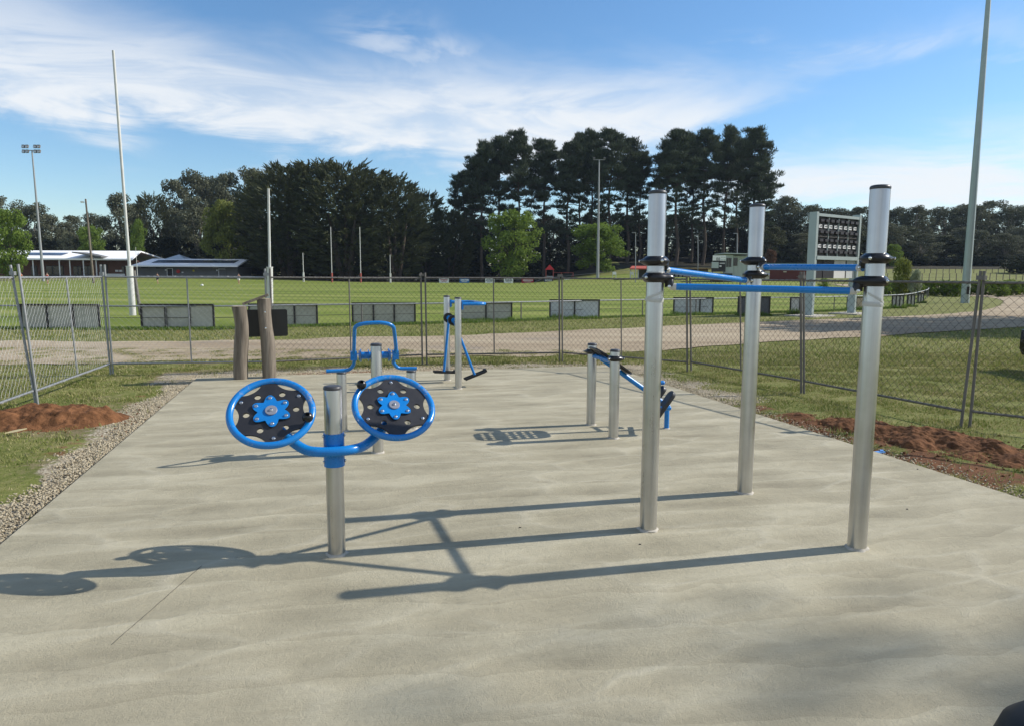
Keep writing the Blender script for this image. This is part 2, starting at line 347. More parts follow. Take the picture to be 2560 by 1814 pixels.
    v = t.mth('ADD', t.mth('MULTIPLY', st, .6), t.mth('MULTIPLY', sm, .4))
    t.col(t.ramp(v, [(0.3, (.40, .395, .38)), (0.7, (.60, .595, .575))])).set(t.mth('MULTIPLY_ADD', v, .22, .19), .90, .5); t.bump(st, .08, .002); M['alu'] = t.m
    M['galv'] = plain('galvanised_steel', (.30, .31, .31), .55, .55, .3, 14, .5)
    M['galv_dark'] = plain('dark_steel', (.16, .15, .135), .7, .3, .35, 12, .4)
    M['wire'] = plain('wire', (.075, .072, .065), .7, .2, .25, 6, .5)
    t = NT('blue_paint'); n1 = t.noise(7, 6, .65); t.col(t.ramp(n1, [(0.2, (.003, .150, .44)), (0.75, (.005, .195, .57))])).set(t.mth('MULTIPLY_ADD', t.noise(18, 4), .25, .16), 0, .45, .1); M['blue'] = t.m
    t = NT('blue_paint_dusty'); n1 = t.noise(6, 6, .7); n2 = t.noise(40, 4, .7); cc = t.ramp(n1, [(0.2, (.003, .16, .46)), (0.75, (.005, .20, .58))])
    c = t.mix(t.ramp(t.mth('MULTIPLY', n1, n2), [(0.30, 0), (0.40, .7)]), cc, (.38, .34, .26)); t.col(c).set(t.mth('MULTIPLY_ADD', n1, .3, .12), 0, .5, .25); M['blue_dusty'] = t.m
    t = NT('black_plastic'); n1 = t.noise(9, 6, .7); sp2 = t.ramp(t.noise(95, 3, .6), [(0.70, 0), (0.76, .45)])
    t.col(t.mix(sp2, t.ramp(n1, [(.3, (.014, .014, .016)), (.75, (.028, .028, .031))]), (.25, .22, .17))).set(t.mth('MULTIPLY_ADD', n1, .25, .33), 0, .5); t.bump(t.noise(220, 3), .15, .001); M['plastic'] = t.m
    M['cap'] = plain('grey_cap', (.055, .055, .058), .4, 0, .2, 10)
    M['plastic_gloss'] = plain('glossy_black_plastic', (.014, .014, .015), .28, 0, .2, 10)
    M['grille'] = plain('black_grille', (.015, .015, .015), .6, 0, .2, 10)
    M['tape'] = plain('packing_tape', (.50, .50, .47), .3, 0, .1, 20, .5)
    M['steel'] = plain('bolt_steel', (.68, .68, .66), .22, 1.0, .1, 40)
    M['hubgrey'] = plain('grey_hub', (.24, .25, .29), .4, .1, .1, 20)
    M['mortar'] = plain('mortar', (.42, .39, .33), .9, 0, .2, 40, .2, bump=.5)
    t = NT('weathered_timber'); n1 = t.noise(7, 7, .65, t.map((1, 1, .12)), 1.5); n2 = t.noise(60, 4, .6, t.map((1, 1, .05)))
    t.col(t.ramp(t.mth('ADD', t.mth('MULTIPLY', n1, .65), t.mth('MULTIPLY', n2, .35)), [(0.33, (.075, .062, .048)), (0.5, (.17, .145, .115)), (0.7, (.29, .25, .20))])).set(.9, 0, .2)
    b = t.bump(n1, .7, .012); t.bump(n2, .6, .005, b); M['timber'] = t.m
    M['cut'] = plain('cut_timber', (.50, .42, .29), .85, 0, .25, 25, .2)
    M['black'] = plain('black_board', (.010, .011, .010), .55, 0, .2, 4)
    M['white'] = plain('white_paint', (.78, .78, .76), .5, 0, .06, 2)
    M['offwhite'] = plain('weathered_white', (.55, .55, .52), .6, 0, .25, 3)
    t = NT('board_back'); n1 = t.noise(1.4, 6, .65); n2 = t.noise(9, 5, .7)
    t.col(t.ramp(t.mth('ADD', t.mth('MULTIPLY', n1, .6), t.mth('MULTIPLY', n2, .4)), [(.3, (.34, .33, .27)), (.7, (.56, .55, .46))])).set(.7, 0, .3); M['board'] = t.m
    M['board_pale'] = plain('board_back_pale', (.52, .54, .53), .7, 0, .2, 2)
    M['board_dark'] = plain('board_back_dark', (.10, .102, .106), .7, 0, .2, 2)
    M['board_white'] = plain('board_back_white', (.62, .61, .58), .7, 0, .15, 2)
    M['board_cream'] = plain('board_back_cream', (.60, .48, .36), .7, 0, .15, 2)
    M['frame_dark'] = plain('dark_frame', (.035, .032, .03), .7, 0, .3, 4)
    M['roof_white'] = plain('white_metal_roof', (.88, .88, .87), .7, 0, .04, .5, .2)
    t = NT('brick'); br = t.n('ShaderNodeTexBrick'); t.L.new(t.map((1, 1, 1), rot=(PI/2, 0, 0)), br.inputs['Vector']); br.inputs['Color1'].default_value = (.17, .075, .05, 1); br.inputs['Color2'].default_value = (.12, .055, .038, 1); br.inputs['Mortar'].default_value = (.2, .16, .13, 1); br.inputs['Scale'].default_value = 4
    t.col(br.outputs[0]).set(.9, 0, .2); M['brick'] = t.m
    M['grey_wall'] = plain('grey_cladding', (.135, .135, .13), .7, 0, .1, .6)
    t = NT('window_glass'); n1 = t.noise(.8, 3); t.col(t.ramp(n1, [(.3, (.012, .015, .018)), (.7, (.03, .035, .04))])).set(.12, 0, .6); M['glass'] = t.m
    t = NT('solar_panel'); w = t.n('ShaderNodeTexBrick'); t.L.new(t.map(), w.inputs['Vector']); w.offset = 0; w.inputs['Color1'].default_value = (.012, .022, .055, 1); w.inputs['Color2'].default_value = (.02, .03, .07, 1); w.inputs['Mortar'].default_value = (.2, .22, .25, 1); w.inputs['Scale'].default_value = 1; w.inputs['Mortar Size'].default_value = .02
    t.col(w.outputs[0]).set(.15, 0, .5); M['solar'] = t.m
    M['skylight'] = plain('translucent_roof', (.42, .46, .48), .3, 0, .1, 1)
    M['red_roof'] = plain('red_roof', (.40, .085, .05), .6, 0, .2, 1)
    M['maroon'] = plain('maroon_cladding', (.095, .020, .018), .6, 0, .12, 1)
    M['cream'] = plain('cream_door', (.52, .47, .35), .6, 0, .08, 1)
    t = NT('ribbed_cladding'); w = t.n('ShaderNodeTexWave', bands_direction='X'); t.L.new(t.map((1, 1, 1)), w.inputs['Vector']); w.inputs['Scale'].default_value = 1.6
    t.col(t.ramp(w.outputs[1], [(.2, (.28, .32, .30)), (.7, (.46, .50, .48))])).set(.6, 0, .3); t.bump(w.outputs[1], .6, .03); M['ribbed'] = t.m
    M['pale_green'] = plain('pale_green_cladding', (.40, .45, .43), .6, 0, .06, 1)
    M['green_roof'] = plain('grey_green_roof', (.10, .15, .14), .5, .1, .1, 1)
    M['zinc'] = plain('zinc_beam', (.36, .42, .41), .5, .3, .15, 1.5)
    M['score_dark'] = plain('scoreboard_dark', (.022, .020, .026), .45, 0, .15, 2)
    M['ledge'] = plain('ledge_dark', (.045, .042, .050), .4, 0, .15, 2)
    for nm, c in (('sign_blue', (.03, .16, .42)), ('sign_red', (.32, .02, .045)), ('sign_navy', (.02, .035, .10)), ('orange', (.75, .14, .04)), ('red', (.55, .03, .02)), ('yellow', (.7, .6, .03)), ('dark_cloth', (.02, .02, .03)), ('skin', (.45, .27, .19)), ('hair', (.06, .04, .03)), ('rubber', (.02, .02, .02)), ('car_paint', (.012, .013, .015)), ('lamp_glass', (.45, .50, .55)), ('ink', (.05, .05, .06)), ('bright_line', (.55, .62, .35)), ('pad_red', (.38, .09, .07)), ('blue_scrap', (.12, .30, .62)), ('leaf_dry', (.50, .42, .22))):
        M[nm] = plain(nm, c, .5 if nm != 'car_paint' else .2, 0, .1, 3)
mats()

# ------------------------------------------------------------------ terrain
SX, SY = 1.794, 13.533                                   # far right corner of the slab
U2 = Vector((0.966, 0.2588)); W2 = Vector((0.2588, -0.966))  # along the far edge / along the sides, towards the camera
SLW = 7.24
def slab_uv(x, y):        # metres in from the right edge / from the far edge (negative = outside)
    dx, dy = x-SX, y-SY; return -(dx*U2.x+dy*U2.y), dx*W2.x+dy*W2.y
def terr(x, y):
    z = -0.05
    if x > 0:
        t = min(1.6, max(0.0, (y-45)/125)); z += 3.6*(t**2.2)*min(1, max(0, (x-4)/22))
    if x < 0:
        t = min(1.0, max(0.0, (y-125)/55)); z += 1.3*t*t*(3-2*t)*min(1, max(0, (-x-35)/30))
    return z
def GT(px, py):           # ray onto the terrain
    d = ray(px, py); d = d/d.y; o = Vector((0, 0, CAM_H)); y = 1.0
    while y < 600:
        p = o+d*y
        if p.z <= terr(p.x, p.y): break
        y += max(0.02, y*0.002)
    return o+d*y
def grow(a, b, step, lim, k=1.12):
    xs = list(np.arange(a, b+1e-6, step)); s = step; lo = a; hi = b
    while hi < lim: s *= k; hi += s; xs.append(hi)
    s = step
    while lo > -lim: s *= k; lo -= s; xs.insert(0, lo)
    return np.array(xs)
def smoothstep(a, b, v): t = np.clip((v-a)/(b-a), 0, 1); return t*t*(3-2*t)
def build_ground():
    xs = grow(-9, 9, 0.12, 2500); ys = grow(1, 15, 0.12, 2500); nx, ny = len(xs), len(ys)
    V = np.zeros((nx*ny, 3)); col = np.zeros((nx*ny, 4)); i = 0
    for y in ys:
        for x in xs:
            z = terr(x, y) + 0.012*mnoise.noise((x*1.3, y*1.3, 0)) + 0.008*mnoise.noise((x*5, y*5, 3))
            a, b = slab_uv(x, y); n = mnoise.noise((x*1.1, y*1.1, 5)); n2 = mnoise.noise((x*3, y*3, 9))
            if -0.3 < a < SLW+0.3 and -0.3 < b: z = min(z, terr(x, y))-0.03
            V[i] = (x, y, z)
            dl = a-SLW; dr = -a; df = -b
            gravel = dirt = dry = 0.0
            if b > -0.7:
                gravel = max(gravel, (1+.4*n2)*(1-max(0, dl-0.20-0.34*n)/0.35)) if dl > -0.3 else gravel
            if -0.6 < a < SLW+0.7 and df > -0.3:
                gravel = max(gravel, (0.66+0.5*n2)*(1-max(0, df-0.85-.3*n)/0.5)); dry = max(dry, 0.9-max(0, df-0.8)/1.6)
                dirt = max(dirt, 0.95*math.exp(-((a-5.0)/0.9)**2)*math.exp(-((df-0.45)/0.28)**2), 0.55*math.exp(-((a-3.3)/0.8)**2)*math.exp(-((df-0.5)/0.3)**2))
            if dr > -0.3 and b > -0.8:
                gravel = max(gravel, (0.85+0.5*n2)*(1-max(0, dr-0.55-0.5*n)/0.5)*(1 if b < 3.4 else max(0, 1-(b-3.4)/1.2)))
                if b > 3.6: dirt = max(dirt, min(1, (b-3.6)/.8)*(0.66+0.75*n2)*(1-max(0, dr-0.7-0.5*n)/0.5))
            if dl > 0: dirt = max(dirt, 0.62*max(0, n2+0.25)*math.exp(-((dl-0.6)/0.5)**2)); dry = max(dry, 0.45-dl*0.1+0.4*n)
            if y > 13: dry = max(dry, (0.25+0.3*n)*max(0, 1-(y-13)/40))
            col[i] = (max(0, min(1, dirt)), max(0, min(1, gravel)), max(0, min(1, dry)), 1); i += 1
    a = np.arange(nx*ny).reshape(ny, nx); F = np.stack([a[:-1, :-1].ravel(), a[:-1, 1:].ravel(), a[1:, 1:].ravel(), a[1:, :-1].ravel()], 1)
    me = np_mesh('ground', V, F); vc = me.color_attributes.new('cover', 'FLOAT_COLOR', 'POINT'); vc.data.foreach_set('color', col.astype(np.float32).ravel())
    me.polygons.foreach_set('use_smooth', [True]*len(me.polygons)); props(link('ground', me, M['ground']), kind='structure')
    return xs, ys, col.reshape(ny, nx, 4)
GX, GY, GCOL = build_ground()
def cover_at(x, y):
    i = int(np.clip(np.searchsorted(GX, x), 0, len(GX)-1)); j = int(np.clip(np.searchsorted(GY, y), 0, len(GY)-1)); return GCOL[j, i]

def build_slab():
    m = MB(); c = Vector((SX, SY, 0)); u = U2.to_3d(); w = W2.to_3d(); n = 60
    def P(a, b, z): return c-u*a+w*b+Vector((0, 0, z))
    LB = 16.0; rz = math.atan2(U2.y, U2.x)
    # top grid kept simple; arris bevel along the edges
    e = 0.012; ring = lambda d, z: [P(d, d, z), P(SLW-d, d, z), P(SLW-d, LB, z), P(d, LB, z)]
    top = ring(e, 0); mid = ring(0, -e); bot = ring(0, -0.14); m.add(top, [(0, 1, 2, 3)])
    m.add(top+mid, [(i, (i+1) % 4, 4+(i+1) % 4, 4+i) for i in range(4)]); m.add(mid+bot, [(i, (i+1) % 4, 4+(i+1) % 4, 4+i) for i in range(4)])
    o = m.build('concrete_slab', M['concrete'], smooth=False)
    o.location = c; R = Matrix.Rotation(rz, 4, 'Z'); o.rotation_euler = (0, 0, rz); o.data.transform(R.inverted() @ Matrix.Translation(-c)); props(o, kind='structure')
    # hairline saw cut left in the surface
    p = G(505, 1412, .003); q = G(278, 1610, .003); d = (q-p).normalized(); s = Vector((-d.y, d.x, 0))*.0016; j = MB(); pts = 14
    for i in range(pts):
        a = p.lerp(q, i/pts)+s*random.uniform(-1, 1); b = p.lerp(q, (i+1)/pts)+s*random.uniform(-1, 1); j.quad(a-s, a+s, b+s, b-s)
    props(j.build('concrete_crack', M['frame_dark'], smooth=False), kind='structure')
build_slab()

# oval boundary curve from picture points on the ground (near side, right end, far side)
near_px = [(-900, 826), (-400, 824), (0, 822), (300, 823), (560, 822), (800, 815), (1040, 810), (1280, 803), (1500, 795), (1780, 786), (1925, 782), (2020, 780), (2150, 774), (2255, 768), (2300, 755), (2320, 744), (2312, 736), (2270, 729), (2200, 722), (2120, 718)]
OV = [GT(x, y) for x, y in near_px]
far_pts = [Vector((44, 118, 0)), Vector((30, 142, 0)), Vector((8, 152, 0)), Vector((-25, 156, 0)), Vector((-60, 152, 0)), Vector((-92, 138, 0)), Vector((-108, 112, 0)), Vector((-106, 80, 0)), Vector((-85, 48, 0)), Vector((-55, 30, 0))]
def spline(P, n, closed=False):
    out = []; m = len(P)
    for i in range(m if closed else m-1):
        g = lambda k: P[(i+k) % m] if closed else P[max(0, min(m-1, i+k))]
        p0, p1, p2, p3 = g(-1), g(0), g(1), g(2)
        for k in range(n):
            t = k/n; out.append(0.5*((2*p1)+(p2-p0)*t+(2*p0-5*p1+4*p2-p3)*t*t+(3*p1-p0-3*p2+p3)*t**3))
    if not closed: out.append(P[-1])
    return out
OVAL = spline([Vector((p.x, p.y, 0)) for p in OV]+far_pts, 8, True)
def fan_sheet(name, loop, mat, dz, kind='structure'):
    bm = bmesh.new(); vs = [bm.verts.new((p.x, p.y, 0)) for p in loop]
    es = [bm.edges.new((vs[i], vs[(i+1) % len(vs)])) for i in range(len(vs))]
    bmesh.ops.triangle_fill(bm, use_beauty=True, edges=es)
    for _ in range(3): bmesh.ops.subdivide_edges(bm, edges=[e for e in bm.edges if e.calc_length() > 8], cuts=1, use_grid_fill=True)
    bmesh.ops.triangulate(bm, faces=bm.faces)
    for v in bm.verts: v.co.z = terr(v.co.x, v.co.y)+dz
    bmesh.ops.recalc_face_normals(bm, faces=bm.faces)
    if sum(f.normal.z for f in bm.faces) < 0: bmesh.ops.reverse_faces(bm, faces=bm.faces)
    me = bpy.data.meshes.new(name); bm.to_mesh(me); bm.free(); return props(link(name, me, mat), kind=kind)
fan_sheet('sports_field', OVAL, M['turf'], 0.035)
def strip(name, left, right, mat, dz, n=10, jit=0.25, seed=1):
    L = spline([Vector(p) for p in left], n); R = spline([Vector(p) for p in right], n); m = 7; V = []; F = []
    for i, (a, b) in enumerate(zip(L, R)):
        ja = jit*mnoise.noise((a.x*.6, a.y*.6, seed))+jit*.5*mnoise.noise((a.x*2.5, a.y*2.5, seed)); jb = jit*mnoise.noise((b.x*.6, b.y*.6, seed+7))+jit*.5*mnoise.noise((b.x*2.5, b.y*2.5, seed+3))
        d = (b-a).normalized() if (b-a).length > 0 else Vector((0, 1, 0)); a = a+d*ja; b = b+d*jb
        for k in range(m):
            p = a.lerp(b, k/(m-1)); V.append((p.x, p.y, terr(p.x, p.y)+dz))
    for i in range(len(L)-1):
        for k in range(m-1): q = i*m+k; F.append((q, q+1, q+m+1, q+m))
    me = np_mesh(name, np.array(V), np.array(F)); me.polygons.foreach_set('use_smooth', [True]*len(me.polygons)); return props(link(name, me, mat), kind='structure')
lo_px = [(-900, 930), (-300, 922), (0, 915), (300, 909), (620, 901), (900, 896), (1200, 893), (1450, 887), (1650, 878), (1900, 858), (2196, 841), (2408, 827), (2560, 818), (2800, 806), (3000, 780)]
up_px = [(-900, 856), (-300, 856), (0, 855), (300, 855), (620, 853), (900, 845), (1200, 838), (1450, 827), (1650, 818), (1900, 806), (2196, 794), (2330, 788), (2408, 782), (2460, 776), (2500, 765)]
lo3 = [GT(*p) for p in lo_px]; up3 = [GT(*p) for p in up_px]
lo3 += [GT(2950, 750), GT(2700, 737), GT(2560, 729), GT(2446, 719), GT(2298, 716), GT(2200, 713), GT(2080, 711)]
up3 += [GT(2508, 754), GT(2494, 748), GT(2460, 743), GT(2400, 740), GT(2300, 733), GT(2230, 727), GT(2140, 721)]
strip('gravel_track', lo3, up3, M['track'], 0.02, 10, .35)
# faint white boundary mark on the grass of the field
a = [GT(505, 719), GT(560, 717), GT(620, 714), GT(700, 710)]; a = spline(a, 6); m = MB()
for p, q in zip(a[:-1], a[1:]): m.quad(*[Vector((v.x, v.y, terr(v.x, v.y)+.045)) for v in (p-Vector((0, .5, 0)), q-Vector((0, .5, 0)), q+Vector((0, .5, 0)), p+Vector((0, .5, 0)))])
props(m.build('painted_line', M['bright_line'], smooth=False), kind='structure')

# ------------------------------------------------------------------ scatter: grass, stones
def blade_mesh(P, H, Wd, lean=0.5):
    n = len(P); an = RNG.uniform(0, 2*PI, n); d = np.stack([np.cos(an), np.sin(an), np.zeros(n)], 1); a2 = RNG.uniform(0, 2*PI, n); ld = np.stack([np.cos(a2), np.sin(a2), np.zeros(n)], 1)
    V = np.zeros((n, 3, 3)); V[:, 0] = P-d*Wd[:, None]; V[:, 1] = P+d*Wd[:, None]; V[:, 2] = P+ld*(H*lean*RNG.uniform(0.1, 1.2, n))[:, None]; V[:, 2, 2] += H
    return np_mesh('blades', V.reshape(-1, 3), np.arange(n*3).reshape(n, 3))
def grass():
    n = 620000; Y = 4+12.5*np.sqrt(RNG.uniform(0, 1, n)); X = RNG.uniform(-0.80, 0.80, n)*Y
    dx, dy = X-SX, Y-SY; a = -(dx*U2.x+dy*U2.y); b = dx*W2.x+dy*W2.y
    keep = ~((a > -0.02) & (a < SLW+0.02) & (b > -0.02))
    X, Y = X[keep], Y[keep]; i = np.clip(np.searchsorted(GX, X), 0, len(GX)-1); j = np.clip(np.searchsorted(GY, Y), 0, len(GY)-1); c = GCOL[j, i]
    clump = np.array([mnoise.noise((x*2.2, y*2.2, 1)) for x, y in zip(X, Y)])
    prob = np.clip(1-1.25*c[:, 1]-1.2*c[:, 0], 0.02, 1)*np.clip(1-.45*c[:, 2], 0, 1)*np.clip(0.75+1.3*clump, .18, 1)
    k = RNG.uniform(0, 1, len(X)) < prob; X, Y, clump = X[k], Y[k], clump[k]
    H = (0.022+0.028*np.clip(clump+.4, 0, 1))*RNG.uniform(.5, 1.5, len(X)); P = np.stack([X, Y, np.full(len(X), -0.06)], 1)
    props(link('grass', blade_mesh(P, H, 0.0035+0.0004*Y, .8), M['blades']), 'short patchy grass between the concrete slab and the mesh fence', None, None, 'stuff')
    n = 90000; Y = 14+16*RNG.uniform(0, 1, n)**1.2; X = RNG.uniform(-0.8, .8, n)*Y; keep = np.zeros(n, bool)
    for q in range(n):
        if cover_ok(X[q], Y[q]): keep[q] = True
    X, Y = X[keep], Y[keep]; n = len(X); P = np.stack([X, Y, np.full(n, -.06)], 1)
    props(link('verge_grass', blade_mesh(P, RNG.uniform(.03, .09, n), np.full(n, .012), .7), M['blades']), 'rougher verge grass beyond the mesh fence beside the gravel track', None, None, 'stuff')
TRK_LO = [(p.x, p.y) for p in lo3[:15]]; TRK_UP = [(p.x, p.y) for p in up3[:15]]; OVN = [(p.x, p.y) for p in OV[:14]]
def interp(P, x): return float(np.interp(x, [p[0] for p in P], [p[1] for p in P]))
def cover_ok(x, y):
    yl, yu, yo = interp(TRK_LO, x), interp(TRK_UP, x), interp(OVN, x); return (y < yl-.1) or (yu+.1 < y < yo+.2)
grass()
def stones():
    ico = np.array([(1, 0, 0), (-1, 0, 0), (0, 1, 0), (0, -1, 0), (0, 0, 1), (0, 0, -1)], float); fc = np.array([(0, 2, 4), (2, 1, 4), (1, 3, 4), (3, 0, 4), (2, 0, 5), (1, 2, 5), (3, 1, 5), (0, 3, 5)])
    pts = []
    def put(a, b, s, z=-.052):
        p = Vector((SX, SY))-U2*a+W2*b; pts.append((p.x, p.y, z, s))
    for _ in range(17000):
        b = random.uniform(-.5, 9.5); d = abs(random.gauss(.02, .34)) if random.random() < .8 else random.uniform(0, 1.1)
        if d > 0.26+0.36*mnoise.noise((b*1.1, 3, 1))+random.uniform(0, .22): continue
        put(SLW+d+.004, b, random.uniform(.006, .017))
    for _ in range(15000): put(random.uniform(-.3, SLW+.4), -abs(random.gauss(0, .5)), random.uniform(.006, .016))
    for _ in range(7000):
        b = random.uniform(-.4, 4.0); put(-abs(random.gauss(.1, .42)), b, random.uniform(.006, .017))
    for _ in range(2500): put(-abs(random.gauss(.0, .22)), random.uniform(3.5, 9.5), random.uniform(.005, .014))
    pts = np.array(pts); n = len(pts); S = RNG.uniform(.55, 1.3, (n, 6, 1))*ico[None]*RNG.uniform(.7, 1.3, (n, 1, 3)); ang = RNG.uniform(0, PI, n); c, s = np.cos(ang), np.sin(ang)
    x = S[:, :, 0]*c[:, None]-S[:, :, 2]*s[:, None]; z = S[:, :, 0]*s[:, None]+S[:, :, 2]*c[:, None]; S[:, :, 0] = x; S[:, :, 2] = z*.8
    V = pts[:, None, :3]+S*pts[:, 3][:, None, None]; F = (fc[None]+np.arange(n)[:, None, None]*6).reshape(-1, 3)
    o = link('gravel', np_mesh('gravel', V.reshape(-1, 3), F), M['stones']); props(o, 'pale crushed gravel spread along the edges of the slab', None, None, 'stuff')
stones()

# ------------------------------------------------------------------ dirt mounds
def mound(label, c, ax, rx, ry, h, seed, res=110):
    V = []; F = []; u = Vector(ax).normalized(); w = Vector((-u.y, u.x)); n = res
    for j in range(n):
        for i in range(n):
            s, t = (i/(n-1)*2-1)*1.15, (j/(n-1)*2-1)*1.15; x = c[0]+u.x*s*rx+w.x*t*ry; y = c[1]+u.y*s*rx+w.y*t*ry
            r = math.hypot(s, t)+.30*mnoise.noise((x*1.6, y*1.6, seed)); f = max(0, 1-r*r) if r < 1 else -(r-1)
            z = h*f*(.75+.7*mnoise.noise((x*1.4, y*1.4, seed+4)))
            if f > 0: z += (.075*mnoise.noise((x*4, y*4, seed))+.035*mnoise.noise((x*11, y*11, seed))+.016*mnoise.noise((x*34, y*34, seed)))*min(1, f*4)*min(1, h/.14)
            V.append((x, y, -.055+z))
    for j in range(n-1):
        for i in range(n-1): q = j*n+i; F.append((q, q+1, q+n+1, q+n))
    me = np_mesh('dirt_mound', np.array(V), np.array(F)); o = link('dirt_mound', me, M['dirt']); smooth_mesh(me, 80); props(o, label, 'dirt mound')
    st = MB(); r2 = random.Random(seed)
    return o
g = G(125, 1052, -.05); mound('heap of loose red soil by the mesh fence left of the slab', (g.x, g.y), (1, .05), .93, .58, .25, 3)
g2 = G(2262, 1150, -.05); g0 = G(2085, 1078, -.05); g3 = G(2460, 1215, -.05)
q1 = G(2050, 1050, -.05); q2 = G(2660, 1172, -.05); qd = (q2-q1).xy.normalized(); qc = (q1+q2)/2; ql = (q2-q1).xy.length/2+.25
mound('low spread of raked red soil running beside the right edge of the slab', (qc.x, qc.y), tuple(qd), ql, .50, .12, 9, 190)
MOUND = (qc, qd, ql)
def clods():
    m = MB(); r = random.Random(5)
    for k in range(900):
        if r.random() < .4: a = r.gauss(0, .75); b = r.gauss(0, .42); x, y = g.x+a, g.y+b
        else: a = r.uniform(-ql, ql); b = r.gauss(0, .36); x = qc.x+qd.x*a-qd.y*b; y = qc.y+qd.y*a+qd.x*b
        au, bv = slab_uv(x, y)
        if -.05 < au < SLW+.05 and bv > 0: continue
        s = r.uniform(.006, .018) if r.random() < .9 else r.uniform(.02, .034); R = Matrix.Rotation(r.uniform(0, 6), 3, 'Z') @ Matrix.Rotation(r.uniform(0, 6), 3, 'X')
        m.add([Vector((x, y, -.045))+R @ (Vector(v)*s*r.uniform(.7, 1.2)) for v in ((1, 0, 0), (-1, 0, 0), (0, 1, 0), (0, -1, 0), (0, 0, .8), (0, 0, -.8))], [(0, 2, 4), (2, 1, 4), (1, 3, 4), (3, 0, 4), (2, 0, 5), (1, 2, 5), (3, 1, 5), (0, 3, 5)])
    props(m.build('loose_soil', M['dirt'], smooth=False), 'scattered clods of red soil around the two dirt heaps', None, None, 'stuff')
clods()
# small litter
p = G(2199, 1130, -.03); m = MB(); m.box((p.x, p.y, -.025), (.10, .05, .012), Matrix.Rotation(.4, 3, 'Z')); m.box((p.x+.03, p.y+.02, -.015), (.05, .03, .01), Matrix.Rotation(1.1, 3, 'Z')); props(m.build('plastic_scrap', M['blue_scrap']), 'small blue plastic scrap on the soil at the right edge of the slab', 'litter')
p = G(41, 1087, -.05); m = MB(); R = Matrix.Rotation(.5, 3, 'Z')
for i in range(6):
    t = i/6; u = (i+1)/6; f = lambda q: .035*math.sin(PI*q)+.002
    m.quad(*[p+R @ Vector(v) for v in ((-.1+.2*t, -f(t), .03+.03*t), (-.1+.2*u, -f(u), .03+.03*u), (-.1+.2*u, f(u), .04+.03*u), (-.1+.2*t, f(t), .04+.03*t))])
props(m.build('dry_leaf', M['leaf_dry']), 'curled pale dry leaf on the grass in front of the left soil heap', 'leaf')
for k, (x, y) in enumerate(((1300, 1318), (2294, 1172), (1600, 1360), (2268, 1272))):
    p = G(x, y); m = MB(); m.ball(p+Vector((0, 0, .003)), .006, 8, None, (1.4, .9, .6))
    props(m.build('pebble', M['frame_dark']), ['tiny dark pebble on bare concrete in the middle of the slab', 'dark pebble on the concrete near the right edge of the slab', 'tiny dark pebble in front of the left pull-up post', 'small dark pebble right of the front pull-up post'][k], 'pebble')

# ------------------------------------------------------------------ exercise equipment
UP = Vector((0, 0, 1))
def cap_prof(r): return [(r*1.02, 0), (r*1.04, .004), (r*1.03, .014), (r*.93, .021), (r*.75, .024), (r*.3, .025), (1e-6, .025)]
def std_post(parent, base, h, r, name='post', collar=True, part_cap=True):
    m = MB(); m.lathe([(r, -.1), (r, h-.004), (r*.985, h)], (base[0], base[1], 0), 48); p = m.build(name, M['alu'], parent, ang=30)
    m = MB(); m.lathe(cap_prof(r), (base[0], base[1], h), 48); m.build('post_cap', M['cap'], p, ang=50)
    if collar:
        m = MB(); sd_ = base[0]*7; m.lathe([(r*1.30, -.002), (r*1.16, .006), (r*1.02, .013)], (base[0], base[1], 0), 40, None, lambda a, j: 1+(.16*mnoise.noise((math.cos(a)*1.7+sd_, math.sin(a)*1.7, j))+.07*math.sin(a*5+sd_)) * (1 if j < 2 else .1)); m.build('mortar_ring', M['mortar'], p)
    return p
def bolts(parent, lst):
    for (c, n, r) in lst: m = MB(); bolt(m, c, n, r); m.build('bolt', M['steel'], parent)
def bolt(m, c, n, r=.009): m.lathe([(r*1.25, 0), (r*1.25, r*.25), (r, r*.3), (r*.9, r*.9), (r*.55, r*1.05), (1e-6, r*1.05)], c, 14, frame(n))

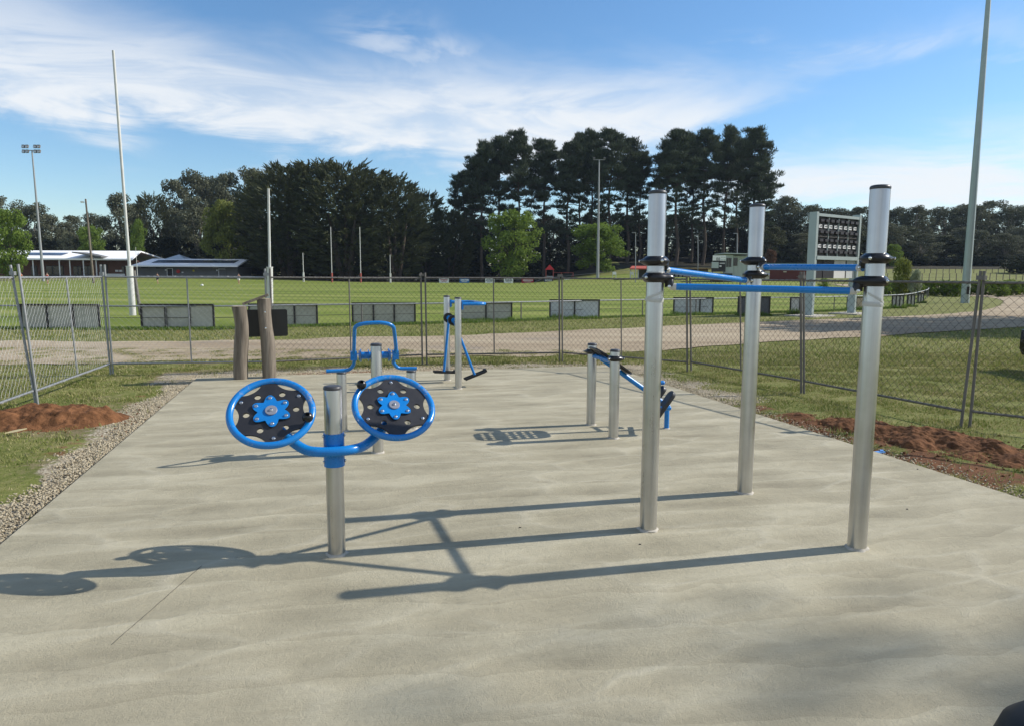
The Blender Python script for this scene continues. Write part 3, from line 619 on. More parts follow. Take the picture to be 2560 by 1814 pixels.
# -- twin wheel station
def wheel_station():
    base = Vector((-1.07, 4.213, 0)); r = .053; t = thing('wheel_exerciser', 'post with two blue rimmed black arm wheels at the front left of the slab', 'exercise machine', base)
    std_post(t, base, 1.02, r)
    th = math.radians(19); u = Vector((math.cos(th), math.sin(th), 0)); f = Vector((math.sin(th), -math.cos(th), 0))
    m = MB(); m.lathe([(r+.002, .555), (r+.0085, .556), (r+.0085, .756), (r+.002, .757)], base, 48); sl = m.build('blue_sleeve', M['blue'], t, ang=30)
    bolts(sl, [(base+u*s*(r+.008)+UP*z+f*.012, u*s, .008) for s in (-1, 1) for z in (.585, .742)])
    hubs = [A(678.6, 1030, 4.05), A(984.6, 1016, 4.45)]
    n_l = (f*math.cos(math.radians(47))+UP*math.sin(math.radians(47))+u*-.07).normalized(); n_r = (f*math.cos(math.radians(49))+UP*math.sin(math.radians(49))+u*.03).normalized()
    c0 = base+f*(r+.02)+UP*.66
    pts = []
    hl, hr = hubs[0]-n_l*.085, hubs[1]-n_r*.085
    P = [hl, hl-n_l*.03, hl.lerp(c0, .42)-UP*.075+f*.01, c0-u*.09+UP*.003, c0+u*.09+UP*.003, hr.lerp(c0, .42)-UP*.075+f*.01, hr-n_r*.03, hr]
    m = MB(); m.tube(spline(P, 9), .030, 20); arm = m.build('curved_arm', M['blue'], t)
    m = MB(); m.tube([base+UP*.66, c0+f*.012], .028, 16); m.build('arm_bracket', M['blue'], arm)
    for wi, (hc, nn) in enumerate(((hubs[0], n_l), (hubs[1], n_r))):
        R = .2275 if wi == 0 else .243
        FR = frame(nn, u); X, Y = FR @ Vector((1, 0, 0)), FR @ Vector((0, 1, 0)); rt = .0205
        wheel_o = MB(); wheel_o.tube([hc+(X*math.cos(a)+Y*math.sin(a))*R for a in [2*PI*k/72 for k in range(72)]], rt, 18, closed=True); rim = wheel_o.build('wheel_rim', M['blue_dusty'], t)
        m = MB(); m.tube([hc-nn*.10, hc-nn*.008], .034, 20); m.build('axle_housing', M['blue'], rim)
        rot = math.radians(2 if wi == 0 else -2); ks = R/.242
        def star(Ro, cr, cd, nseg=14, rnd=0):
            pts = []
            for k in range(6):
                ca = k*PI/3+rot; cc = Vector((math.cos(ca), math.sin(ca)))*cd    # scallop centre
                # intersection half angle on the outer circle
                cosx = (Ro*Ro+cd*cd-cr*cr)/(2*Ro*cd); ha = math.acos(max(-1, min(1, cosx)))
                p0 = Vector((math.cos(ca-ha), math.sin(ca-ha)))*Ro; p1 = Vector((math.cos(ca+ha), math.sin(ca+ha)))*Ro
                a0 = math.atan2(p0.y-cc.y, p0.x-cc.x); a1 = math.atan2(p1.y-cc.y, p1.x-cc.x); 
                while a0 < a1: a0 += 2*PI
                for q in range(nseg+1): an = a0+(a1-a0)*q/nseg; pts.append((cc.x+math.cos(an)*cr, cc.y+math.sin(an)*cr))
                e0, e1 = ca+ha, ca+PI/3-ha
                for q in range(1, 5): an = e0+(e1-e0)*q/5; pts.append((math.cos(an)*Ro, math.sin(an)*Ro))
            return pts
        def circ(cx, cy, rr, k=20): return [(cx+rr*math.cos(2*PI*i/k), cy+rr*math.sin(2*PI*i/k)) for i in range(k)]
        holes = [circ(.146*ks*math.cos(k*PI/3+rot), .146*ks*math.sin(k*PI/3+rot), .0195*ks) for k in range(6)]
        pan = plate('star_panel', [star(R-rt*.55, .125*ks, .313*ks)]+holes, .013, FR, hc-nn*.008, M['plastic'], rim)
        def soft_star(Rm, amp):
            out = []
            for k in range(120):
                a = 2*PI*k/120; q = .5+.5*math.cos(6*(a-rot-PI/6)); out.append((math.cos(a)*(Rm+amp*(q**.7)), math.sin(a)*(Rm+amp*(q**.85))))
            return out
        hub = plate('hub_plate', [soft_star(.074, .038)], .006, FR, hc+nn*.012, M['blue'], rim)
        m = MB(); m.lathe([(.033, 0), (.034, .002), (.034, .006), (.032, .008), (1e-6, .008)], hc+nn*.018, 32, FR); m.build('hub_washer', M['hubgrey'], hub)
        rd_ = lambda a, q: (X*math.cos(a)+Y*math.sin(a))*q
        bolts(hub, [(hc+nn*.026, nn, .0085)]+[(hc+nn*.018+rd_(PI/6+k*PI/3+rot, .092), nn, .0088) for k in range(6)])
        bolts(pan, [(hc+nn*.005+rd_(PI/6+k*PI/3+rot, .196*ks), nn, .0085) for k in ((2, 0, 4) if wi == 0 else (1, 3, 5))])
        a = math.radians(-27 if wi == 0 else 144); kc = hc+(X*math.cos(a)+Y*math.sin(a))*(R-.005)
        m = MB(); m.tube([kc, kc+nn*.05], .012, 12)
        pr = [(1e-6, -.031)]+[(.031*math.sin(PI*i/12), -.031*math.cos(PI*i/12)) for i in range(1, 11)]; re = .012
        pr = [p for p in pr if not (p[1] > 0 and p[0] < re)]+[(re, .0285), (re*.95, .012), (1e-6, .012)]
        m.lathe(pr, kc+nn*.058, 28, frame(nn)); kn = m.build('knob', M['plastic_gloss'], rim, ang=50)
wheel_station()

# -- pull-up bars
def clamp_ring(parent, post, z, toward, r, drop, h=.062):
    d = math.atan2(toward.y, toward.x); base = Vector((post.x, post.y, z))
    def lobe(a, j):
        v = 1.0; q = (a-d+PI) % (2*PI)-PI
        v += .42*math.exp(-(q/.38)**2) if j in (1, 2, 3, 4) else .25*math.exp(-(q/.38)**2) if j in (0, 5) else 0
        for off in (2.1, -2.1):
            q2 = (a-d-off+PI) % (2*PI)-PI; v += .20*math.exp(-(q2/.25)**2) if j in (2, 3) else 0
        return v
    pr = [(r*1.02, -h*.5), (r*1.28, -h*.42), (r*1.52, -h*.12), (r*1.55, h*.05), (r*1.30, h*.32), (r*1.06, h*.5), (r*1.0, h*.5)]
    m = MB(); m.lathe(pr, base, 48, None, lobe)
    # cheek that carries the bar
    e = base+toward*(r*1.42); side = Vector((-toward.y, toward.x, 0)); c = e+UP*drop
    for s in (-1, 1):
        R = frame(side*s, UP); prof = [(0.030, -.010), (.034, -.006), (.034, .006), (.030, .010)]
    m.tube([base+toward*(r*1.1)-UP*.0+UP*(.01 if drop > 0 else -.01), e+UP*drop*.35+toward*.008, c+toward*.012], [.026, .032, .031], 16)
    o = m.build('clamp', M['plastic_gloss'], parent, ang=55)
    bl_ = [(c+toward*.012+side*(.030 if side.y < 0 else -.030)*1, side if side.y < 0 else -side, .009)]
    for off in (2.1, -2.1):
        q = Vector((math.cos(d+off), math.sin(d+off), 0))
        if q.y < 0.3: bl_.append((base+q*(r*1.80), q, .008))
    bolts(o, bl_); return c+toward*.02
def pullup():
    PR, PL, PM = Vector((2.187, 4.349, 0)), Vector((.925, 4.663, 0)), Vector((1.848, 5.503, 0)); r = .0565; cen = (PR+PL+PM)/3
    t = thing('pull_up_frame', 'three tall aluminium posts joined by three blue pull up bars', 'exercise frame', cen)
    posts = [std_post(t, p, 2.215, r) for p in (PR, PL, PM)]
    d = lambda a, b: (b-a).normalized()
    zz = {'b1': (A(1684, 717, 4.65).z, A(2130, 728, 4.36).z), 'b2': (A(1672, 675, 4.68).z, A(1872, 702, 5.42).z), 'b3': (A(1898, 668, 5.44).z, A(2148, 670, 4.40).z)}
    specs = [(PL, PR, 0, 1, *zz['b1'], -.058, -.060, 'b1'), (PL, PM, 1, 2, *zz['b2'], -.055, -.045, 'b2'), (PM, PR, 2, 0, *zz['b3'], -.045, -.055, 'b3')]
    for (a, b, ia, ib, za, zb, dra, drb, nm) in specs:
        pa = posts[1] if a is PL else posts[2]; pb = posts[0] if b is PR else posts[2]
        e1 = clamp_ring(pa, a, za-dra, d(a, b), r, dra); e2 = clamp_ring(pb, b, zb-drb, d(b, a), r, drb)
        m = MB(); m.tube([e1, e2], .0215, 24); bar = m.build('pull_up_bar', M['blue'], t)
        dd = (e2-e1).normalized()
        for q1, q2 in ((e1-dd*.004, e1+dd*.035), (e2-dd*.035, e2+dd*.004)): m = MB(); m.tube([q1, q2], .0222, 20, False); m.build('tape', M['tape'], bar, ang=50)
    for (p, z, tilt) in ((PL, 1.712, .03), (PL, 1.545, .05), (PR, 1.535, .02), (PM, 1.725, -.03)):
        R = frame(Vector((tilt, -tilt, 1))); m = MB(); m.lathe([(r+.0012, -.014), (r+.0022, -.012), (r+.0022, .012), (r+.0012, .014)], (p.x, p.y, z), 40, R); m.build('tape', M['tape'], t, ang=50)
    # tape strands pulled from the clamp down across the post
    for p, e, z0, z1 in ((PL, d(PL, PR), 1.60, 1.555), (PR, d(PR, PL), 1.60, 1.535)):
        f0 = Vector((.1, -1, 0)).normalized(); pts = []
        for k in range(9):
            s = k/8; a = (-1.2+2.2*s)*(1 if p is PL else -1); q = Vector((math.sin(a), -math.cos(a), 0))*(r+.004); z = (z1+(z0-z1)*s); pts.append(Vector((p.x, p.y, z))+q)
        m = MB()
        for k in range(8): m.quad(pts[k]-UP*.007, pts[k+1]-UP*.007, pts[k+1]+UP*.007, pts[k]+UP*.007)
        m.build('tape', M['tape'], t, ang=50)
pullup()

# -- rocking arm machine behind the wheels
def arm_machine():
    base = Vector((-1.288, 6.737, 0)); r = .0525; t = thing('arm_swing_machine', 'central post with a blue arched swing handle and two short step posts behind it', 'exercise machine', base)
    std_post(t, base, 1.03, r); std_post(t, (-1.853, 7.691), .63, r, 'step_post'); std_post(t, (-1.113, 7.83), .63, r, 'step_post')
    u = U2.to_3d(); b = -W2.to_3d(); zc = A(940, 887, 6.85).z; c = base+b*.09+UP*zc-u*.008
    m = MB(); m.tube([c-u*.125, c+u*.125], .034, 24); m.tube([base+UP*zc, c], .03, 16); ax = m.build('axle', M['blue'], t)
    R = frame(UP, u)
    for s in (-1, 1):
        for q1, q2, rr_ in ((.128, .136, .062), (.056, .062, .055), (.142, .150, .050)): m = MB(); m.tube([c+u*s*q1, c+u*s*q2], rr_, 28); m.build('flange', M['blue'], ax)
        m = MB(); m.tube([c+u*s*.15, c+u*s*.19], .022, 16); m.build('bearing', M['steel'], ax)
        m = MB(); m.box(c+u*s*.197, (.062, .062, .085), R); m.build('handle_block', M['blue'], t, ang=20)
    xl, xr = -.197, .197; zt = A(940, 807, 6.85).z-zc; zb = A(940, 926, 6.85).z-zc
    P = [c+u*-.455+UP*zb-b*.02, c+u*(xl-.035)+UP*(zb+.0), c+u*(xl+.01)+UP*(zb+.075), c+u*xl, c+u*(xl+.005)+UP*(zt-.01), c+u*-.10+UP*(zt+.015), c+u*.06+UP*(zt+.02), c+u*(xr-.035)+UP*(zt-.01), c+u*(xr+.005)+UP*.06, c+u*(xr-.004)-UP*.04, c+u*(xr-.02)+UP*(zb+.075), c+u*(xr+.03)+UP*(zb+.003), c+u*.415+UP*zb-b*.02]
    P = [p-b*.75*(p.z-c.z) for p in P]      # the frame has swung: hoop towards the camera, grips away
    m = MB(); m.tube(arc_path(P, .10, 7), .0175, 16); h = m.build('arched_handle', M['blue'], t)
arm_machine()

# -- air walker
def walker():
    F_, N_ = Vector((-1.053, 11.508, 0)), Vector((-.806, 10.647, 0)); r = .05; t = thing('air_walker', 'pair of posts with a blue hoop handle and two swinging foot pedals', 'exercise machine', (F_+N_)/2)
    pf = std_post(t, F_, 1.345, r); pn = std_post(t, N_, 1.345, r); ax = (F_-N_).normalized(); u = Vector((ax.y, -ax.x, 0))
    z = 1.265; m = MB(); P = [F_+u*.05+UP*z, F_+u*.42+UP*z, N_+u*.44+UP*z, N_+u*.05+UP*z]; m.tube(arc_path(P, .16, 9), .024, 18); hd = m.build('hoop_handle', M['blue'], t)
    R = frame(UP, u)
    for p in (F_, N_): m = MB(); m.box(p+u*.058+UP*(z-.022), (.016, .05, .12), R); m.box(p+u*.0735+UP*(z-.022), (.015, .022, .11), R); m.build('handle_bracket', M['blue'], hd, ang=20)
    h1 = A(1121, 795, 11.33); h2 = A(1133, 801, 10.86)
    for (h, foot, tilt, post, s) in ((h1, A(1109, 927, 11.30), math.radians(-3), F_, 1), (h2, A(1185, 935, 10.90), math.radians(20), N_, -1)):
        m = MB(); m.tube([h-ax*.028, h+ax*.028], .078, 32); hb = m.build('pivot_disc', M['grille'], t)
        m = MB(); m.tube([Vector((post.x, post.y, h.z)), h-ax*.04*1], .022, 14); m.tube([h-ax*.05, h-ax*.028], .038, 24); m.build('pivot_hub', M['blue'], hb)
        f = Vector((h.x+(foot.x-h.x), h.y+(foot.y-h.y), foot.z)); m = MB(); h0 = h-ax*.04
        m.tube([h0, f-ax*.03], .020, 16); m.ball(f-ax*.03, .0215); am = m.build('swing_arm', M['blue'], t)
        d = u*math.cos(tilt)+UP*math.sin(tilt); q = f-ax*.03-UP*.012; R = frame(d.cross(ax)*(1 if d.cross(ax).z > 0 else -1), d)
        m = MB(); L = .33; Wd = .13
        m.box(q-ax*.0, (L, .014, .022), R)
        for sgn in (-1, 1): m.box(q+ax*sgn*Wd/2, (L, .012, .03), R)
        for k in range(12): m.box(q+d*(-L/2+.012+k*(L-.024)/11), (.010, Wd, .018), R)
        m.box(q+d*(L/2+.012)+UP*.012, (.03, Wd, .045), R)
        m.build('foot_plate', M['grille'], am, ang=20)
walker()

# -- back bench
def bench():
    a, b = Vector((.909, 8.068, 0)), Vector((1.073, 7.399, 0)); r = .052; t = thing('sit_up_bench', 'sloping blue exercise bench with black pads hung between two short posts', 'exercise bench', (a+b)/2)
    pa = std_post(t, a, .915, r); pb = std_post(t, b, .915, r); ax = (b-a).normalized(); u = Vector((-ax.y, ax.x, 0)); u = u if u.x > 0 else -u
    mid = (a+b)/2; zb = .80
    for p, ps, s in ((pa, a, 1), (pb, b, -1)): clamp_ring(p, ps, zb+.045, ax*s, r, -.03, .058)
    m = MB(); m.tube([a+ax*.06+UP*zb, b-ax*.06+UP*zb], .024, 18); m.build('cross_bar', M['blue'], t)
    foot = Vector((1.74, 7.891, 0)); st = mid+UP*(zb-.01); en = foot+UP*.26; d = (en-st).normalized()
    m = MB(); R = frame(d.cross(ax), d); m.tube([st-d*.02, en+d*.02], .027, 18); bm_ = m.build('bench_beam', M['blue'], t)
    m = MB(); m.tube([foot-UP*.05, foot+UP*.25], .027, 20); m.build('foot_post', M['blue'], t)
    m = MB(); m.lathe([(.045, -.002), (.032, .008)], foot, 24, None, lambda a_, j: 1+.25*mnoise.noise((math.cos(a_)*2, math.sin(a_)*2, 3))); m.build('mortar_ring', M['mortar'], t)
    # perforated seat
    nrm = d.cross(ax); nrm = nrm if nrm.z > 0 else -nrm; FR = frame(nrm, d); L, Wd = .50, .40
    def rr(w, h, cr, k=6):
        out = []
        for (sx, sy, a0) in ((1, 1, 0), (-1, 1, 90), (-1, -1, 180), (1, -1, 270)):
            for i in range(k+1): an = math.radians(a0+90*i/k); out.append((sx*(w/2-cr)+cr*math.cos(an), sy*(h/2-cr)+cr*math.sin(an)))
        return out
    slots = []
    for i in range(7):
        for j in (-1.5, -.5, .5, 1.5):
            cx, cy = -.19+i*.056, j*.082; slots.append([(cx+x, cy+y) for x, y in rr(.026, .062, .012, 3)])
    sc = st+d*.075+nrm*.034
    plate('seat_panel', [rr(L, Wd, .11)]+slots, .014, FR, sc, M['plastic'], t)
    for s in (-1, 1): m = MB(); m.tube([sc-d*.2+(FR @ Vector((0, s*.17, 0))), sc+d*.2+(FR @ Vector((0, s*.17, 0)))], .012, 10); m.build('seat_rail', M['grille'], t)
    # leg pads
    up = (UP*.80+u*.60).normalized()
    far_e = A(1657, 956, 8.12); near_e = A(1673, 1019, 7.62)
    m = MB(); m.tube([Vector((far_e.x, far_e.y, far_e.z)), Vector((far_e.x, far_e.y, far_e.z))-u*.16-ax*-.0], .025, 16); m.ball(far_e, .026)
    m.tube([far_e-u*.14, far_e-u*.14+ax*.2], .02, 12)
    m.tube([en+ax*-.16, Vector((near_e.x-.02, near_e.y, near_e.z))], .02, 14); m.tube([near_e-u*.10, near_e], .025, 16); m.ball(near_e, .026); m.build('pad_rail', M['blue'], t)
    for k, (px, py, Y, L2) in enumerate(((1647, 985, 8.02, .22), (1660, 1012, 7.62, .36))):
        c = A(px, py, Y); q = FR = frame((u*.80-UP*.60), up); m = MB()
        for lay, (z0, s) in enumerate(((0, 1),)):
            n = 10; ring = rr(L2, .115, .055, 6); prof = [(-.022, .93), (-.016, 1.0), (.012, 1.0), (.024, .92), (.028, .80)]
            vs = []
            for (z, sc2) in prof: vs += [c+q @ Vector((x*(1-(1-sc2)*.4), y*sc2, z)) for x, y in ring]
            K = len(ring); fs = [(j*K+i, j*K+(i+1) % K, (j+1)*K+(i+1) % K, (j+1)*K+i) for j in range(len(prof)-1) for i in range(K)]; fs += [tuple(range(K)), tuple((len(prof)-1)*K+i for i in range(K))]
            m.add(vs, fs)
        m.build('leg_pad', M['plastic'], t, ang=35)
bench()

# ------------------------------------------------------------------ timber sign
def timber_sign():
    t1, t2 = Vector((-4.43, 11.56, 0)), Vector((-4.02, 11.735, 0)); t = thing('timber_post_sign', 'black sign board fixed behind two weathered round timber posts', 'sign', (t1+t2)/2)
    def log(base, h, prof, seed):
        m = MB(); n = 28; rings = len(prof); vs = []; fs = []
        for j, (f, r, ox) in enumerate(prof):
            for k in range(n):
                a = 2*PI*k/n; rr = r*(1+.05*mnoise.noise((math.cos(a)*1.5, math.sin(a)*1.5, f*3+seed))+.02*mnoise.noise((math.cos(a)*6, math.sin(a)*6, f*2+seed)))
                vs.append(base+Vector((ox+rr*math.cos(a), rr*math.sin(a), f*h)))
        for j in range(rings-1):
            for k in range(n): fs.append((j*n+k, j*n+(k+1) % n, (j+1)*n+(k+1) % n, (j+1)*n+k))
        m.add(vs, fs); o = m.build('timber_post', M['timber'], t, ang=60)
        m = MB(); m.add(vs[-n:], [tuple(range(n))]); m.build('cut_top', M['cut'], o, smooth=False); return o
    log(t1, 1.18, [(-.03, .112, 0), (.1, .110, 0), (.3, .112, .01), (.48, .113, .03), (.62, .108, .045), (.75, .104, .05), (.88, .108, .035), (1, .116, .02)], 2)
    log(t2, 1.30, [(-.03, .112, 0), (.15, .113, 0), (.35, .112, -.002), (.5, .110, -.012), (.65, .105, -.03), (.8, .103, -.045), (.92, .105, -.05), (1, .105, -.05)], 6)
    p = A(612, 774, 11.95); q = A(719, 841, 12.02); R = frame((t2-t1).cross(UP), t2-t1); c = (p+q)/2; w = (q-p).xy.length; h = abs(q.z-p.z); cr = .03
    ol = []
    for (sx, sy, a0) in ((1, 1, 0), (-1, 1, 90), (-1, -1, 180), (1, -1, 270)):
        for i in range(5): an = math.radians(a0+22.5*i); ol.append((sx*(w/2-cr)+cr*math.cos(an), sy*(h/2-cr)+cr*math.sin(an)))
    plate('sign_board', [ol], .02, frame(Vector((.39, -.92, 0)), Vector((.92, .39, 0))), c, M['black'], t)
    f = Vector((.3, -.95, 0)).normalized(); bolts(t, [(t2+Vector((-.03, 0, z))+f*.103, f, .012) for z in (1.08, .82)])
    a = A(606, 761, 11.56); b = A(670, 737, 11.72); d = (b-a).normalized(); m = MB(); m.box((a+b)/2, ((b-a).length, .05, .04), frame(UP.cross(d).cross(d)*-1, d))
    o = m.build('timber_batten', M['timber'], None, ang=20); props(o, 'rough timber batten resting slanted across the tops of the two timber posts', 'plank')
    m = MB(); m.box(b+d*.003, (.006, .05, .04), frame(UP.cross(d).cross(d)*-1, d)); ch = m.build('cut_end', M['cut'], None, ang=20); ch.parent = o
timber_sign()

# ------------------------------------------------------------------ mesh fence panels
def fence_panel(label, bl, tl, br, tr, light=False, mid=True, clampR=True):
    # bl,tl,br,tr: foot and tip of the two end posts
    bl, tl, br, tr = map(Vector, (bl, tl, br, tr)); t = thing('fence_panel', label, 'fence panel', (bl+br)/2+Vector((0, 0, 0)), 'temporary mesh fence panels around the exercise area'); pm = M['galv'] if light else M['galv_dark']  # sunlit panels get paler posts and mesh: sunlight put into the colour
    r = .0165
    def at(s, z):
        lo = bl.lerp(br, s); hi = tl.lerp(tr, s); k = (z-lo.z)/(hi.z-lo.z); return lo.lerp(hi, k)
    zr, zb = 1.635, .145
    for (a, b_) in ((bl, tl), (br, tr)):
        m = MB(); m.tube([a, a.lerp(b_, .5), b_], r, 12); m.build('post', pm, t)
    sg = random.uniform(-.006, .006)
    m = MB(); m.tube([at(0, zr), at(.5, zr+sg), at(1, zr)], r*.9, 12); m.build('top_rail', pm, t)
    m = MB(); m.tube([at(0, zb), at(.5, zb-sg), at(1, zb)], r*.9, 12); m.build('bottom_rail', pm, t)
    if mid: m = MB(); m.tube([at(.5, zb), at(.5, zb+.05), at(.5, zr-.05), at(.5, zr)], [r*.55, r*.75, r*.75, r*.55], 10); m.build('centre_rail', pm, t)
    if clampR: m = MB(); m.box(at(1, zr+.055)+(br-bl).normalized()*.02, (.10, .045, .05), frame(UP, br-bl)); m.build('joining_clamp', pm, t, ang=20)
    # chain link
    m = MB(); a = .104; L = (br-bl).length; nw = int(L/(a/2)); H = zr-zb; nj = int(H/(a/2)); off = (br-bl).cross(UP).normalized()*.004; wr = .0015 if light else .0026
    for k in range(nw+1):
        pts = []
        for j in range(nj+1):
            s = (k*a/2+(a/2 if (j+k) % 2 else 0))/L
            if s > 1: s = 1
            w = .006*mnoise.noise((k*.5, j*.3, bl.x)); p = at(min(1, s), zb+H*j/nj)+off*(1 if (j % 2) else -1)+off*w*60; pts.append(p+Vector((0, 0, w*.6)))
        m.tube(pts, wr, 3, False)
    for zz in (zr, zb):
        n = int(L/a)*7; pts = []
        for i in range(n+1):
            s = i/n; an = 2*PI*i/7; pts.append(at(s, zz)+off.normalized()*math.cos(an)*(r*1.12)+UP*math.sin(an)*(r*1.12))
        m.tube(pts, wr, 3, False)
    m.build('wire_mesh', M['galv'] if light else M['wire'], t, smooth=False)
def foot(x, y): g = G(x, y, -.05); return g
def tip(x, y, g): return A(x, y, g.y)
j0a, j0b = foot(90, 1012), foot(95, 1012); j1a, j1b = foot(277, 937), foot(283, 937)
jj = {'0a': (j0a, tip(26, 663, j0a)), '0b': (j0b, tip(45, 661, j0b)), '1a': (j1a, tip(251, 662, j1a)), '1b': (j1b, tip(261, 662, j1b))}
def pj(x, y, tx, ty): g = foot(x, y); return (g, tip(tx, ty, g))
d01 = (j0a-j1a).normalized(); e = j0a+d01*2.6
jj['2a'] = (Vector((-4.36, 12.70, -.05)), Vector((-4.36, 12.70, 1.79))); jj['2b'] = (Vector((-4.28, 12.72, -.05)), Vector((-4.28, 12.72, 1.79)))
jj['3a'] = pj(1056, 911, 1052, 682); jj['3b'] = pj(1067, 911, 1063, 682); jj['4a'] = pj(1399, 905, 1398, 693); jj['4b'] = pj(1406, 905, 1405, 693)
jj['5a'] = pj(1718, 931, 1717, 692); jj['5b'] = pj(1728, 931, 1725, 692); jj['6a'] = pj(2003, 983, 2002, 680); jj['6b'] = pj(2010, 984, 2009, 680)
jj['7a'] = pj(2402, 1067, 2452, 678); jj['7b'] = pj(2424, 1068, 2461, 678)
er = Vector((7.35, 6.45, -.05))
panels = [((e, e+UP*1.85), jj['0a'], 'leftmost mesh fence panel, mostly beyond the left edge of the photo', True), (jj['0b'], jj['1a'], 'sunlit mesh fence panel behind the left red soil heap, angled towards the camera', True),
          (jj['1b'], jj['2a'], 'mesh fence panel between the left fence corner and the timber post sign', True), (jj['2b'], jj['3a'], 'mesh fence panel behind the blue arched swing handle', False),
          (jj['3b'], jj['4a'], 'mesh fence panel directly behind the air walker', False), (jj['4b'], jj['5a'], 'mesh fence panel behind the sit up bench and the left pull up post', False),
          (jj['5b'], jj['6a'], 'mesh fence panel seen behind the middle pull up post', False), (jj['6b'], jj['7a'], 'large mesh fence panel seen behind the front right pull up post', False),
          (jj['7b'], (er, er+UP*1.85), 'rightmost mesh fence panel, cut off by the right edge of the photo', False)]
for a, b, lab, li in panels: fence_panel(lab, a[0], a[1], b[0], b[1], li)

# ------------------------------------------------------------------ oval fence, boards, posts
def oval_fence():
    t = thing('boundary_fence', 'low pipe rail fence running right round the sports oval', 'fence', OVAL[0]); rail = []
    top_px = {0: 767, 300: 767, 800: 765, 1280: 758, 1780: 750, 2020: 748, 2150: 747, 2255: 742}
    n = len(OVAL); H = .72
    P = [Vector((p.x, p.y, terr(p.x, p.y))) for p in OVAL]
    m = MB(); m.tube([p+UP*H for p in P], .026, 8, closed=True); m.build('top_rail', M['galv'], t)
    m = MB(); m.tube([p+UP*.36 for p in P], .009, 4, closed=True); m.tube([p+UP*.06 for p in P], .009, 4, closed=True); m.build('strained_wires', M['wire'], t)
    s = 0; k = 0; cnt = 0; nxt = 0
    for i in range(n):
        a, b = P[i], P[(i+1) % n]; L = (b-a).length
        while nxt <= s+L:
            p = a.lerp(b, (nxt-s)/L); front = p.y < 60 or p.x > 30
            if front and cnt < 95: m = MB(); m.tube([p, p+UP*H], .024, 8); m.build('fence_post', M['galv_dark'], t); cnt += 1
            nxt += 3.1 if front else 6
        s += L
oval_fence()
def advert(label, x0, x1, ytop, ybot, mat, npan, frame_m='frame_dark', lean=0.0, Y=None):
    g0 = GT(x0, ybot); g1 = GT(x1, ybot)
    g0.y -= .12; g1.y -= .12; h = A((x0+x1)/2, ytop, (g0.y+g1.y)/2).z-g0.z; t = thing('advertising_board', label, 'board', (g0+g1)/2, 'advertising boards on the oval fence'); u = (g1-g0).normalized(); nrm = Vector((u.y, -u.x, 0)); R = frame(UP, u); W = (g1-g0).length
    lv = nrm*lean
    pw = W/npan
    for i in range(npan):
        m = MB(); c = g0+u*(pw*(i+.5)); R2 = frame(UP*1+lv, u); m.box(c+UP*(h*.5+.02)+lv*h*.5, (pw-.05, .02, h-.05), R2); m.build('panel', M[mat], t, ang=20)
    m = MB(); R2 = frame(UP+lv, u)
    for i in range(npan+1): m.box(g0+u*(pw*i)+UP*(h*.5)+lv*h*.5+nrm*.02, (.055, .05, h+.02), R2)
    m.box((g0+g1)/2+UP*(h+.012)+lv*h+nrm*.02, (W+.05, .07, .05), R2); m.build('frame', M[frame_m], t, ang=20)
    return t, g0, g1, h
ads = [('wide dark grey board back seen through the left angled fence panel', 63, 256, 763, 823, 'board', 3), ('wide grey board back between the tall goal post and the timber sign', 361, 540, 763, 822, 'board', 3),
       ('grey board back directly behind the timber post sign', 628, 796, 762, 814, 'board', 3), ('grey three panel board back behind the arched swing handle', 884, 1039, 759, 809, 'board', 3),
       ('greenish grey board back just right of the air walker', 1151, 1279, 758, 802, 'board', 2), ('pale grey two panel board in sun left of the left pull up post', 1374, 1496, 751, 796, 'board_pale', 2),
       ('pale slanted board just right of the left pull up post', 1682, 1779, 745, 786, 'board_pale', 3), ('charcoal board behind the middle pull up post', 1842, 1920, 743, 788, 'board_dark', 1),
       ('white board left of the scoreboard leg', 1972, 2018, 745, 784, 'board_white', 2), ('cream board behind the right scoreboard leg', 2114, 2157, 744, 774, 'board_cream', 2),
       ('first white board right of the front pull up post', 2226, 2254, 740, 770, 'board_white', 3), ('second white board right of the front pull up post', 2265, 2282, 738, 766, 'board_white', 2),
       ('narrow white board near the right bend of the oval fence', 2292, 2305, 735, 757, 'board_white', 2)]
for a in ads: advert(*a)
for lab, x0, x1, yt, yb, mt in (('blue and white sign facing the field at the right bend of the oval', 2239, 2254, 725, 739, 'sign_blue'), ('pale sign facing the field behind the second white board', 2266, 2279, 726, 738, 'offwhite'), ('dark grey sign behind the front pull up post at the bend', 2206, 2221, 719, 736, 'board')):
    advert(lab, x0, x1, yt, yb, mt, 1)
def far_sign(label, x0, x1, mat, ink, y0=693, y1=703.5):
    Y = 148; a = A(x0, y1, Y); b = A(x1, y0, Y); a.z = terr(0, 100)+.05; b.z = a.z+1.0; t = thing('advertising_sign', label, 'sign', (a.x+(b.x-a.x)/2, Y, a.z), 'advertising signs along the far side of the oval'); m = MB(); c = Vector(((a.x+b.x)/2, Y, (a.z+b.z)/2)); m.box(c, (b.x-a.x, .06, b.z-a.z)); m.build('sign_panel', M[mat], t, ang=20)
    m = MB(); w = b.x-a.x; r = random.Random(int(x0))
    x = a.x+w*.12
    while x < b.x-w*.15:
        q = w*r.uniform(.04, .09); m.box((x+q/2, Y-.035, c.z+.1), (q, .01, .3)); x += q+w*.025
    m.box((c.x, Y-.035, c.z-.25), (w*.55, .01, .10)); m.build('sign_lettering', M[ink], t, ang=20)
